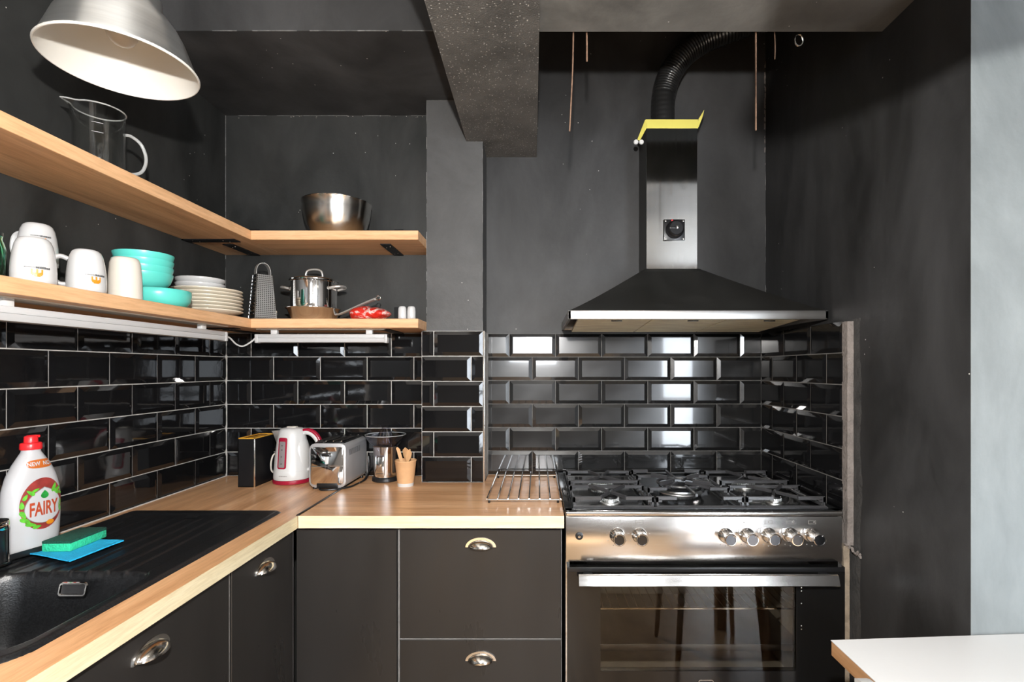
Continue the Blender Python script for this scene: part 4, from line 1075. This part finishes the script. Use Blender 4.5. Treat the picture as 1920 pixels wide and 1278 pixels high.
# ------------------------------------------------------------------ washing-up things
t = None
tag(B().box(-0.066, 0.066, -0.036, 0.036, 0.0, 0.004, 0.001).box(-0.066, 0.066, -0.036, -0.033, 0.0, 0.015, 0.001).box(-0.066, 0.066, 0.033, 0.036, 0.0, 0.015, 0.001).box(-0.066, -0.063, -0.036, 0.036, 0.0, 0.015, 0.001).box(0.063, 0.066, -0.036, 0.036, 0.0, 0.015, 0.001).obj('bottle_tray', 'black', None, False, loc=(-1.262, 1.278, 0.9065), rotz=R(75.6)), 'low black tray under the washing-up bottle', 'tray')
bt = thing('washing_up_bottle', 'large white washing-up liquid bottle with red cap by the sink', 'bottle', (-1.262, 1.278, 0.911), R(75.6))
BP = [(0.0, 0.0, 0.0), (0.0, 0.049, 0.027), (0.003, 0.053, 0.030), (0.03, 0.0565, 0.032), (0.08, 0.059, 0.0335), (0.125, 0.0590, 0.0335), (0.155, 0.0560, 0.0328), (0.185, 0.0485, 0.0305), (0.212, 0.0360, 0.0262), (0.235, 0.0225, 0.0195), (0.243, 0.0175, 0.0172), (0.252, 0.0172, 0.0172)]
EXP = 2.3
def b_ab(z):
    for (z0, a0_, b0_), (z1, a1_, b1_) in zip(BP[1:], BP[2:]):
        if z0 <= z <= z1: f = (z-z0)/max(1e-9, z1-z0); return a0_+(a1_-a0_)*f, b0_+(b1_-b0_)*f
    return 0.05, 0.03
bb = B(); NB = 56; prev = None
zs = [0.0, 0.003]+[0.012+0.01*k for k in range(24)]+[0.252]
for z in zs:
    a_, b_ = b_ab(z)
    rg_ = []
    for k in range(NB):
        c_, s_ = math.cos(2*PI*k/NB), math.sin(2*PI*k/NB)
        rg_.append(bb.bm.verts.new((a_*math.copysign(abs(c_)**(2/EXP), c_), b_*math.copysign(abs(s_)**(2/EXP), s_), z)))
    if prev:
        for k in range(NB): bb.bm.faces.new((prev[k], prev[(k+1) % NB], rg_[(k+1) % NB], rg_[k]))
    else: bb.bm.faces.new(rg_[::-1])
    prev = rg_
bb.bm.faces.new(prev)
bb.obj('flask', 'bottle', bt, True, 60)
cp = B().lathe([(0.0, 0.248), (0.0205, 0.248), (0.0212, 0.250), (0.0208, 0.262), (0.0190, 0.2645), (0.0135, 0.2655), (0.0130, 0.279), (0.0115, 0.281), (0.0, 0.2813)], 36).obj('cap', 'red', bt, True, 40)
B().box(-0.006, 0.015, -0.009, 0.009, 0.276, 0.283, 0.002).obj('flip_spout', 'red', cp)
def onb(x, z, off):
    a_, b_ = b_ab(z); u = min(0.995, abs(x/a_))
    return (x, -b_*(1-u**EXP)**(1/EXP)-off, z)
def decal(name, mat, fn, cx, cz, off, rings=6, n=44):
    """polar-grid print lying on the bottle front; fn(angle) gives (dx, dz) of its outline"""
    bb = B(); c = bb.bm.verts.new(onb(cx, cz, off)); prev = None
    for j in range(1, rings+1):
        r_ = [bb.bm.verts.new(onb(cx+fn(2*PI*k/n)[0]*j/rings, cz+fn(2*PI*k/n)[1]*j/rings, off)) for k in range(n)]
        for k in range(n):
            if prev is None: bb.bm.faces.new((c, r_[k], r_[(k+1) % n]))
            else: bb.bm.faces.new((prev[k], r_[k], r_[(k+1) % n], prev[(k+1) % n]))
        prev = r_
    return bb
lab = decal('label', 'maroon', lambda a: (0.046*math.cos(a), 0.066*math.sin(a)*(1 if math.sin(a) > 0 else 0.92)), 0.006, 0.112, 0.0004, 8).obj('label', 'maroon', bt)
rg = random.Random(9)
def leafdecal(bb_, x, z, L, W, ang, off):
    n = 12; P = []
    for k in range(n):
        a = 2*PI*k/n; px = L*math.cos(a); pz = W*math.sin(a)*(1-0.4*math.cos(a))
        P.append((x+px*math.cos(ang)-pz*math.sin(ang), z+px*math.sin(ang)+pz*math.cos(ang)))
    V = [bb_.bm.verts.new(onb(px, pz, off)) for px, pz in P]; bb_.bm.faces.new(V)
bb = B()
for x, z, L, W, an in ((0.030, 0.150, 0.012, 0.0045, 1.2), (0.040, 0.144, 0.011, 0.004, 0.6), (0.044, 0.134, 0.010, 0.004, -0.4), (0.034, 0.140, 0.010, 0.004, 2.2), (-0.020, 0.145, 0.010, 0.004, 2.4), (-0.010, 0.150, 0.008, 0.003, 0.4), (-0.030, 0.136, 0.008, 0.0035, 1.1), (-0.034, 0.095, 0.010, 0.0045, -1.1), (-0.030, 0.080, 0.011, 0.005, -0.6), (-0.020, 0.068, 0.011, 0.0045, -0.3), (-0.008, 0.060, 0.009, 0.004, 0.1), (0.046, 0.108, 0.010, 0.0035, 1.4), (0.045, 0.095, 0.009, 0.0035, 1.8), (-0.036, 0.118, 0.009, 0.004, 1.6)):
    leafdecal(bb, x, z, L, W, an, 0.0014)
bb.obj('leaves', 'leaf', lab, False)
def dropfn(s_):
    def fn(a):
        c_, sn_ = math.cos(a), math.sin(a)
        if sn_ > 0: return (s_*0.039*c_*(1-0.30*sn_**2)*(1-0.9*sn_**10), s_*0.050*sn_)
        return (s_*0.039*c_, s_*0.036*sn_)
    return fn
decal('drop_outline', 'greyink', dropfn(1.035), 0.008, 0.104, 0.0010, 8).obj('drop_outline', 'greyink', lab)
decal('white_drop', 'bottle', dropfn(1.0), 0.008, 0.104, 0.0013, 8).obj('white_drop', 'bottle', lab)
decal('green_drop', 'leafd', lambda a: (0.0085*math.cos(a)*(1-0.8*max(0, math.sin(a))**2), 0.0125*math.sin(a) if math.sin(a) > 0 else 0.0075*math.sin(a)), 0.008, 0.1345, 0.0017, 4, 20).obj('green_drop', 'leafd', lab)
decal('fruit', 'orange', lambda a: (0.009*math.cos(a), 0.006*math.sin(a)), 0.020, 0.0655, 0.0017, 3, 20).obj('fruit', 'orange', lab)
tv, tf = text_mesh('FAIRY', 0.0335, bold=0.0009)
xs = [v[0] for v in tv]; kx = 0.062/(max(xs)-min(xs))
B().poly([onb(0.007+x*kx, 0.1015+y*1.38, 0.0018) for x, y, z in tv], tf).obj('lettering', 'lettering', lab, False)
decal('banner', 'banner', lambda a: (0.0285*math.copysign(abs(math.cos(a))**0.6, math.cos(a)), 0.0105*math.copysign(abs(math.sin(a))**0.8, math.sin(a))+0.0), 0.006, 0.213, 0.0006, 6).obj('banner', 'banner', bt)
tv, tf = text_mesh('NEW  NOU', 0.0135, bold=0.0004)
B().poly([onb(0.006+x*0.80, 0.213+y, 0.0012) for x, y, z in tv], tf).obj('banner_lettering', 'bottle', bt, False)

cl = [(-1.253, 1.252), (-1.10, 1.207), (-1.081, 1.34), (-1.208, 1.37)]
bb = B(); n = 14; G = []
for j in range(n+1):
    row = []
    for i in range(n+1):
        u, v = i/n, j/n
        x = (cl[0][0]*(1-u)+cl[1][0]*u)*(1-v)+(cl[3][0]*(1-u)+cl[2][0]*u)*v; y = (cl[0][1]*(1-u)+cl[1][1]*u)*(1-v)+(cl[3][1]*(1-u)+cl[2][1]*u)*v
        ed = max(abs(u-0.5), abs(v-0.5))*2
        row.append((x, y, 0.9085+0.004*max(0, ed-0.75)/0.25*(0.5+0.5*math.sin(5*u+3*v))))
    G.append(row)
top = [[bb.bm.verts.new(p) for p in r_] for r_ in G]; bot = [[bb.bm.verts.new((p[0], p[1], p[2]-0.003)) for p in r_] for r_ in G]
for j in range(n):
    for i in range(n):
        bb.bm.faces.new((top[j][i], top[j][i+1], top[j+1][i+1], top[j+1][i])); bb.bm.faces.new((bot[j][i], bot[j+1][i], bot[j+1][i+1], bot[j][i+1]))
for k in range(n):
    bb.bm.faces.new((top[0][k], bot[0][k], bot[0][k+1], top[0][k+1])); bb.bm.faces.new((top[n][k+1], bot[n][k+1], bot[n][k], top[n][k]))
    bb.bm.faces.new((top[k+1][0], bot[k+1][0], bot[k][0], top[k][0])); bb.bm.faces.new((top[k][n], bot[k][n], bot[k+1][n], top[k+1][n]))
tag(bb.obj('sponge_cloth', 'cloth'), 'bright blue sponge cloth lying on the drainer', 'cloth')
t = thing('sponge', 'green washing-up sponge with dark scourer lying on the blue cloth', 'sponge', (-1.187, 1.318, 0.9090), R(92))
B().box(-0.056, 0.056, -0.0345, 0.0345, 0.0, 0.021, 0.003).obj('foam', 'sponge', t)
B().box(-0.056, 0.056, -0.0345, 0.0345, 0.0195, 0.027, 0.002).obj('scourer', 'scour', t)
t = thing('soap_holder', 'dark tumbler in a chrome stand at the left edge beside the bottle', 'holder', (-1.262, 1.182, 0.9065))
B().lathe([(0, 0.004), (0.028, 0.004), (0.030, 0.008), (0.031, 0.092), (0.029, 0.093), (0.028, 0.012), (0, 0.010)], 32).obj('tumbler', 'black', t)
B().lathe([(0.0315, 0.080), (0.033, 0.082), (0.033, 0.098), (0.0315, 0.100)], 32).obj('chrome_ring', 'chrome', t)
B().lathe([(0.030, 0.0), (0.036, 0.0), (0.036, 0.004), (0.030, 0.005)], 32).obj('stand_foot', 'chrome', t)
for a in (20, 140, 260):
    B().tube([(0.0335*math.cos(R(a)), 0.0335*math.sin(R(a)), 0.002), (0.0335*math.cos(R(a)), 0.0335*math.sin(R(a)), 0.09)], 0.0018, 6).obj('upright', 'chrome', t)

# ------------------------------------------------------------------ gas cooker
CX = 0.517
t = thing('gas_cooker', 'wide steel gas cooker with black oven door and five burners', 'cooker', (CX, 1.600, 0))
hw = 0.431
bb = B()
bb.box(-hw, -hw+0.012, 0.004, 0.61, 0.06, 0.905).box(hw-0.012, hw, 0.004, 0.61, 0.06, 0.905).box(-hw+0.012, hw-0.012, 0.59, 0.61, 0.06, 0.905).box(-hw+0.012, hw-0.012, 0.01, 0.59, 0.06, 0.10)
bb.obj('body', 'steel', t, False)
for x in (-0.39, 0.39):
    for y in (0.06, 0.54): B().lathe([(0.02, 0), (0.02, 0.06)], 14, (x, y, 0), cap=True).obj('foot', 'black', t)
cpn = B().box(-hw, hw, 0.0, 0.03, 0.7585, 0.8985, 0.002).obj('control_panel', 'steel_h', t)
B().box(-hw-0.001, hw+0.001, -0.004, 0.02, 0.9005, 0.9145, 0.004, 3).obj('front_trim', 'steel_h', t)
# knobs
for px in (1157, 1198.5, 1360.3, 1400, 1441, 1481.8, 1522.6):
    x = (px-1009)/963*1.6-CX
    k_ = B().lathe([(0.0, 0.001), (0.0225, 0.001), (0.0235, 0.0), (0.0235, -0.004), (0.0215, -0.007), (0.0195, -0.010), (0.0175, -0.030), (0.0175, -0.040), (0.0188, -0.0425), (0.0188, -0.046), (0.0172, -0.0475), (0.0158, -0.0475), (0.0156, -0.0455)], 32)
    k_.xf(Matrix.Rotation(R(-90), 4, 'X'))
    ko = k_.obj('knob', 'chrome', t, True, 40, (x, 0.0, 0.8406))
    B().lathe([(0.0, 0.0), (0.0157, 0.0)], 28).xf(Matrix.Rotation(R(-90), 4, 'X')).obj('knob_face', 'knobface', ko, False, loc=(0, -0.0457, 0))
    B().box(-0.0012, 0.0012, -0.0482, -0.045, 0.0125, 0.0182).obj('pointer', 'chrome', ko, False).rotation_euler = (0, R(35 if px > 1300 else -40), 0)
# rotate lathes so they stand out of the panel
bt_ = B().lathe([(0, -0.002), (0.0115, -0.002), (0.0125, 0.0), (0.0115, 0.004), (0.007, 0.005), (0.006, 0.004), (0, 0.004)], 28).xf(Matrix.Rotation(R(90), 4, 'X'))
B().lathe([(0.0, 0.009), (0.004, 0.0085), (0.005, 0.006), (0.005, 0.003)], 16).xf(Matrix.Rotation(R(90), 4, 'X')).obj('button_pip', 'chrome', bt_.obj('igniter_button', 'black', t, True, 40, ((1086-1009)/963*1.6-CX, 0, 0.8385)))
# printed symbols
pr = B()
def prect(x, z, w, h, th=0.0008):
    for a in ((x-w/2, x+w/2, z+h/2-th, z+h/2), (x-w/2, x+w/2, z-h/2, z-h/2+th), (x-w/2, x-w/2+th, z-h/2, z+h/2), (x+w/2-th, x+w/2, z-h/2, z+h/2)):
        pr.box(a[0], a[1], -0.0006, 0.0008, a[2], a[3])
for k, px in enumerate((1157, 1198.5, 1360.3, 1400, 1441, 1481.8, 1522.6)):
    x = (px-1009)/963*1.6-CX
    prect(x, 0.8812, 0.0235, 0.0115)
    if k > 1: pr.box(x+(-0.008, -0.008, 0.0, 0.006, 0.006)[k-2]-0.002, x+(-0.008, -0.008, 0.0, 0.006, 0.006)[k-2]+0.002, -0.0006, 0.0008, 0.880, 0.8835)
    else: pr.box(x-0.008, x+0.008, -0.0006, 0.0008, 0.8808, 0.8818)
    for a in (range(-160, 161, 40) if k < 2 else (115, 180, 210)):
        aa = R(90-a); pr.box(x+0.033*math.cos(aa)-0.0014, x+0.033*math.cos(aa)+0.0014, -0.0006, 0.0008, 0.8406+0.033*math.sin(aa)-0.001, 0.8406+0.033*math.sin(aa)+0.001)
pr.obj('panel_print', 'greyink', cpn, False)
# oven door
dr = B()
wx0, wx1, wz0, wz1 = -0.325, 0.278, 0.428, 0.690
for a in ((-hw+0.003, wx0, 0.12, 0.7485), (wx1, hw-0.003, 0.12, 0.7485), (wx0, wx1, wz1, 0.7485), (wx0, wx1, 0.12, wz0)):
    dr.box(a[0], a[1], -0.018, 0.004, a[2], a[3])
do = dr.obj('oven_door', 'ovenglass', t, False)
B().box(wx0, wx1, -0.0175, -0.0135, wz0, wz1).obj('window_pane', 'pane', do, False)
B().box(-hw+0.004, hw-0.004, -0.0195, 0.002, 0.734, 0.7475, 0.001).obj('door_top_rail', 'black', do)
hx0, hx1 = 0.122-CX, 0.905-CX
hd = B().prism([(-0.064, 0.709), (-0.061, 0.706), (-0.052, 0.706), (-0.044, 0.714), (-0.042, 0.733), (-0.046, 0.738), (-0.050, 0.738), (-0.055, 0.736)], hx0, hx1, 'X', 0.001).obj('door_handle', 'steel_h', do, True, 30)
for x in (hx0+0.03, hx1-0.03): B().box(x-0.014, x+0.014, -0.05, -0.017, 0.712, 0.734, 0.003).obj('handle_mount', 'black', hd)
B().tube([(x_, -0.0185, z_) for x_, z_ in rrect(-0.022, 0.022, 0.385, 0.401, 0.005)], 0.0012, 6, closed=True).obj('maker_badge', 'nickel', do)
for z in (0.684, 0.674, 0.636, 0.567, 0.557):
    B().lathe([(0.0022, 0.0), (0.0, 0.001)], 8).xf(Matrix.Rotation(R(90), 4, 'X')).obj('door_screw', 'nickel', do, loc=(0.2945, -0.0181, z))
# oven inside
cv = B()
cv.box(-0.36, 0.36, 0.47, 0.48, 0.30, 0.73).box(-0.36, -0.35, 0.02, 0.47, 0.30, 0.73).box(0.35, 0.36, 0.02, 0.47, 0.30, 0.73).box(-0.35, 0.35, 0.02, 0.47, 0.30, 0.31).box(-0.35, 0.35, 0.02, 0.47, 0.72, 0.73)
cv.obj('oven_cavity', 'cavity', t, False)
rk = B()
for k in range(25): rk.tube([(-0.336+0.028*k, 0.06, 0.588), (-0.336+0.028*k, 0.45, 0.588)], 0.0022, 6)
for y in (0.06, 0.45): rk.tube([(-0.348, y, 0.585), (0.348, y, 0.585)], 0.0035, 6)
rk.obj('oven_rack', 'chrome', t)
B().box(-0.345, 0.345, 0.05, 0.46, 0.452, 0.458, 0.002).box(-0.345, 0.345, 0.05, 0.056, 0.452, 0.474, 0.002).obj('baking_tray', 'steel_d', t)
# hob
hb = B().box(-hw-0.003, hw+0.003, 0.004, 0.612, 0.9045, 0.9095).box(-hw-0.003, hw+0.003, 0.004, 0.032, 0.909, 0.9165, 0.003).box(-hw-0.003, hw+0.003, 0.590, 0.612, 0.909, 0.9165, 0.003).box(-hw-0.003, -hw+0.024, 0.004, 0.612, 0.909, 0.9165, 0.003).box(hw-0.024, hw+0.003, 0.004, 0.612, 0.909, 0.9165, 0.003)
ho = hb.obj('hob', 'hob', t)
B().tube([(-0.404, 0.035, 0.9165), (0.404, 0.035, 0.9165), (0.404, 0.586, 0.9165), (-0.404, 0.586, 0.9165)], 0.003, 6, closed=True).obj('hob_bead', 'iron', ho)
def burner(x, y, r, wok=False):
    bo = B().lathe([(r*1.35, 0.9095), (r*1.32, 0.9125), (r*1.05, 0.9145), (r*1.0, 0.9245), (r*0.92, 0.9265), (0, 0.9265)], 40, (x, y, 0)).obj('burner', 'alu', ho)
    nt_ = B()
    for k in range(28):
        a = 2*PI*k/28; nt_.box(x+r*math.cos(a)-0.0012, x+r*math.cos(a)+0.0012, y+r*math.sin(a)-0.0012, y+r*math.sin(a)+0.0012, 0.9185, 0.9275)
    nt_.obj('flame_ports', 'alu', bo, False)
    B().lathe([(r*0.86, 0.9265), (r*0.9, 0.929), (r*0.84, 0.9325), (r*0.2, 0.934), (0, 0.934)], 36, (x, y, 0)).obj('burner_cap', 'black_m', bo)
    if wok:
        B().lathe([(r*1.30, 0.9235), (r*1.32, 0.9285), (r*1.18, 0.9295), (r*1.16, 0.9235)], 40, (x, y, 0)).obj('outer_ring', 'black_m', bo)
    B().cyl((x+r*1.12, y+0.006, 0.9095), (x+r*1.12, y+0.006, 0.930), 0.0018, seg=6).obj('spark_pin', 'white', bo)
BX = 0.275
BUR = ((-BX, 0.125, 0.026), (-BX, 0.372, 0.038), (0.003, 0.284, 0.058), (BX, 0.125, 0.022), (BX, 0.372, 0.036))
for k, (x, y, r) in enumerate(BUR): burner(x, y, r, k == 2)
def bar(bb, p, q, w=0.0045, h=0.010, z=0.9495):
    a, c = Vector((p[0], p[1], 0)), Vector((q[0], q[1], 0)); d_ = (c-a).normalized(); n_ = Vector((-d_.y, d_.x, 0))*w
    V = []
    for P in (a, c):
        for s_, zz in ((1, z-h), (1, z-0.002), (0.6, z), (-0.6, z), (-1, z-0.002), (-1, z-h)):
            V.append((P.x+n_.x*s_, P.y+n_.y*s_, zz))
    bb.poly(V, [(0, 1, 2, 3, 4, 5), (11, 10, 9, 8, 7, 6)]+[(k, k+6, (k+1) % 6+6, (k+1) % 6) for k in range(6)])
def leg(bb, x, y): bb.box(x-0.005, x+0.005, y-0.005, y+0.005, 0.9100, 0.943)
def grate(x0, x1, burners):
    """cast pan support: cross bars with turned-down ends and fingers to the burners"""
    g = B(); xm = (x0+x1)/2; two = len(burners) > 1
    rows = (0.052, 0.212, 0.292, 0.470) if two else (0.052, 0.180, 0.388, 0.490)
    gap = 0.040 if two else 0.075
    for r_, y in enumerate(rows):
        full = two and r_ in (1, 2)
        for sx_ in (-1, 1):
            xe = x0 if sx_ < 0 else x1; xi = xm if full else xm+sx_*gap
            bar(g, (xe, y), (xi, y), 0.0045, 0.011)
            g.box(xe-0.006 if sx_ > 0 else xe, xe if sx_ > 0 else xe+0.006, y-0.0045, y+0.0045, 0.912, 0.9485)
            g.box(min(xe, xe-sx_*0.018), max(xe, xe-sx_*0.018), y-0.0045, y+0.0045, 0.931, 0.940)
    for x in (x0+0.006, x1-0.006):                     # low side rails
        bar(g, (x, rows[0]), (x, rows[-1]), 0.0035, 0.008, 0.926)
    bar(g, (x0, 0.045), (x1, 0.045), 0.003, 0.006, 0.921)
    for bx, by, r in burners:
        for yy in sorted(rows, key=lambda v: abs(v-by))[:2]:
            for s_ in (-1, 1):
                a_ = Vector((xm+s_*(gap if not (two and yy in rows[1:3]) else 0.062), yy, 0)); q = Vector((bx, by, 0))-a_
                e = a_+q*max(0.2, (q.length-r*0.45)/q.length)
                bar(g, (a_.x, a_.y), (e.x, e.y), 0.004, 0.010, 0.9515)
        if not two:
            g.tube([(bx+0.080*math.cos(2*PI*k/32), by+0.080*math.sin(2*PI*k/32), 0.9415) for k in range(32)], 0.0052, 8, closed=True)
            for a in (40, 140, 220, 320): bar(g, (bx+0.115*math.cos(R(a)), by+0.115*math.sin(R(a))), (bx+0.05*math.cos(R(a)), by+0.05*math.sin(R(a))), 0.0045, 0.014, 0.961)
            for s_ in (-1, 1): bar(g, (bx, by+s_*0.075), (bx, by+s_*0.20), 0.004, 0.010)
    g.obj('pan_support', 'iron', ho, True, 30)
grate(-0.404, -0.146, BUR[:2]); grate(-0.137, 0.143, BUR[2:3]); grate(0.152, 0.404, BUR[3:])

# ------------------------------------------------------------------ cooker hood
t = thing('cooker_hood', 'black chimney cooker hood with steel lip and steel chimney panel', 'hood', (0.5435, YS-0.001, 1.527))
hw = 0.4425; hd_ = 0.497
lp = B()
for a in ((-hw, hw, -hd_, -hd_+0.012), (-hw, hw, -0.014, -0.010), (-hw, -hw+0.012, -hd_, -0.012), (hw-0.012, hw, -hd_, -0.012)):
    lp.box(a[0], a[1], a[2], a[3], 0.0, 0.030, 0.002)
lp.obj('lip', 'lipsteel', t)
B().box(-hw+0.011, hw-0.011, -hd_+0.011, -0.013, 0.024, 0.028).obj('underside', 'black_m', t, False)
for k in range(3):
    x0 = -0.402+k*0.268
    f = B().box(x0+0.002, x0+0.266, -hd_+0.052, -0.040, 0.001, 0.010, 0.001).xf(Matrix(((1, 0, 0, 0), (0, 1, 0, 0), (0, -0.055, 1, -0.014), (0, 0, 0, 1)))).obj('grease_filter', 'filter', t, False)
    B().box(x0+0.115, x0+0.153, -hd_+0.056, -hd_+0.064, -0.002, 0.002, 0.001).obj('filter_latch', 'black', f)
for k in (-0.25, 0.0, 0.25):
    B().box(k-0.05, k+0.05, -hd_+0.020, -hd_+0.044, 0.006, 0.010, 0.001).obj('lamp_lens', 'white_lamp', t)
cw = 0.104; cd = 0.151
py = B(); prev = None
for k in range(13):
    f = k/12; z = 0.030+0.207*f
    g_ = 1-(1-f)**1.0; g_ = f**0.93
    x_ = (hw-0.004)*(1-g_)+(cw+0.006)*g_; y_ = (hd_-0.004)*(1-g_)+(cd+0.006)*g_
    rg_ = [py.bm.verts.new(p) for p in ((-x_, -0.010, z), (-x_, -y_, z), (x_, -y_, z), (x_, -0.010, z))]
    if prev:
        for q in range(4): py.bm.faces.new((prev[q], prev[(q+1) % 4], rg_[(q+1) % 4], rg_[q]))
    prev = rg_
py.bm.faces.new(prev)
py.obj('canopy', 'hoodblk', t, True, 35)
z0, z1 = 0.2365, 0.812
ch = B().box(-cw, -cw+0.003, -cd, -0.002, z0, z1).box(cw-0.003, cw, -cd, -0.002, z0, z1).box(-cw+0.003, cw-0.003, -cd+0.001, -cd+0.003, z0, z1)
co = ch.obj('chimney', 'hoodblk', t, False)
B().box(-cw+0.001, cw-0.001, -cd-0.0015, -cd+0.001, z0, z1, 0.0005, 1).obj('chimney_panel', 'steel', co)
# rotary isolator on the chimney
sw = B().box(-0.043, 0.043, -cd-0.010, -cd-0.0015, -0.043, 0.043, 0.003).obj('switch_plate', 'black', co, loc=(0.008, 0, 0.394))
B().lathe([(0, 0), (0.036, 0), (0.036, 0.008), (0.031, 0.012), (0.029, 0.030), (0.026, 0.033), (0, 0.033)], 36).xf(Matrix.Rotation(R(90), 4, 'X')).obj('switch_dial', 'black_m', sw, loc=(0, -cd-0.010, 0))
B().box(-0.028, 0.0, -cd-0.046, -cd-0.040, -0.004, 0.004, 0.001).obj('dial_grip', 'black', sw)
B().lathe([(0, 0.003), (0.0055, 0.002), (0.0065, 0.0)], 14).xf(Matrix.Rotation(R(90), 4, 'X')).obj('dial_screw', 'nickel', sw, loc=(0.002, -cd-0.043, 0.002))
for x in (-0.036, 0.036):
    for z in (-0.036, 0.036):
        B().lathe([(0, 0.002), (0.0035, 0.0015), (0.0042, 0.0)], 10).xf(Matrix.Rotation(R(90), 4, 'X')).obj('plate_screw', 'nickel', sw, loc=(x, -cd-0.010, z))
B().lathe([(0, 0.002), (0.0038, 0.001), (0.004, 0.0)], 10).xf(Matrix.Rotation(R(90), 4, 'X')).obj('red_mark', 'red', sw, loc=(-0.009, -cd-0.010, 0.038))
# yellow tape round the chimney top, ends sticking out
tp = thing('yellow_tape', 'strip of yellow tape round the top of the hood chimney', 'tape', (0.5435, YS-cd, 2.337))
B().box(-cw-0.002, cw+0.002, -0.0035, -0.0022, -0.002, 0.034).obj('band', 'tape', tp, False)
B().poly([(-cw-0.002, -0.003, 0.034), (-cw-0.006, -0.004, 0.030), (-cw-0.040, -0.02, -0.055), (-cw-0.030, -0.021, -0.060), (-cw+0.004, -0.004, 0.004), (-cw-0.002, -0.0045, 0.034), (-cw-0.040, -0.0215, -0.055), (-cw-0.030, -0.0225, -0.060)],
         [(0, 1, 2, 3, 4), (5, 6, 7)]).obj('hanging_end', 'tape', tp, False)
B().poly([(cw-0.002, -0.0035, 0.004), (cw+0.004, -0.004, 0.036), (cw+0.024, -0.012, 0.068), (cw+0.020, -0.010, 0.046), (cw+0.004, -0.004, 0.002), (cw+0.024, -0.010, 0.068), (cw+0.020, -0.008, 0.046)],
         [(0, 1, 2, 3, 4), (1, 5, 6, 4)]).obj('raised_end', 'tape', tp, False)
for dx in (-0.050, -0.028):
    B().lathe([(0, 0.006), (0.008, 0.005), (0.010, 0.0), (0.008, -0.004), (0, -0.005)], 14).xf(Matrix.Rotation(R(90), 4, 'X')).obj('plug', 'white', tp, loc=(-cw+dx+0.004, -0.022, -0.066))
# flexible duct
path = smooth_path([(0.520, 2.145, 2.30), (0.520, 2.145, 2.395), (0.524, 2.145, 2.50), (0.550, 2.14, 2.585), (0.605, 2.13, 2.660), (0.690, 2.12, 2.715), (0.80, 2.10, 2.75), (0.90, 2.08, 2.772), (0.985, 2.065, 2.785)], 26)
rad = [0.0485+(0.0016*math.sin(k*2.1) if k > 52 else 0.0004*math.sin(k*1.3)) for k in range(len(path))]
tag(B().tube(path, rad, 28).obj('exhaust_duct', 'duct', None, True, 70), 'black flexible exhaust duct bending up from the hood chimney', 'duct')

# ------------------------------------------------------------------ table and chair at the right edge
t = thing('dining_table', 'white topped table with oak edge against the pale wall', 'table', (0.656, 1.1525, 0))
poly_ = [(0.0, 0.0), (0.5, 0.0302), (1.25, 0.0755), (1.25, -0.75), (0.0, -0.75)]
B().prism([(x+0.0015, y-0.0015) for x, y in poly_], 0.7175, 0.75, 'Z').obj('edge', 'table_edge', t, False)
B().prism([(x+0.0005, y-0.0005) for x, y in poly_], 0.7492, 0.7508, 'Z').obj('top', 'table', t, False)
for x, y in ((0.30, -0.08), (1.12, -0.05), (0.30, -0.68), (1.12, -0.68)): B().box(x-0.025, x+0.025, y-0.025, y+0.025, 0.0, 0.7175, 0.002).obj('leg', 'table_edge', t)
t = thing('moulded_chair', 'white moulded chair tucked under the table edge', 'chair', (0.57, 0.75, 0))
ck = B(); prev = None
for k in range(25):
    v = -1+2*k/24; yy = 0.205*v
    top_ = 0.806-0.022*abs(v)**6
    rg_ = [ck.bm.verts.new(p) for p in ((-0.012+0.03*v*v, yy, top_), (0.010+0.03*v*v, yy, top_), (0.045, yy*0.98, 0.46), (0.023, yy*0.98, 0.455))]
    if prev:
        for q in range(4): ck.bm.faces.new((prev[q], prev[(q+1) % 4], rg_[(q+1) % 4], rg_[q]))
    else: ck.bm.faces.new(rg_[::-1])
    prev = rg_
ck.bm.faces.new(prev)
ck.obj('backrest', 'white', t)
B().box(0.02, 0.43, -0.205, 0.205, 0.432, 0.462, 0.012, 3).obj('seat', 'white', t)
for x in (0.06, 0.39):
    for y in (-0.17, 0.17): B().tube([(x, y, 0.44), (x+(0.03 if x > 0.2 else -0.03), y*1.15, 0.0)], [0.016, 0.011], 12).obj('leg', 'spoonwood', t)
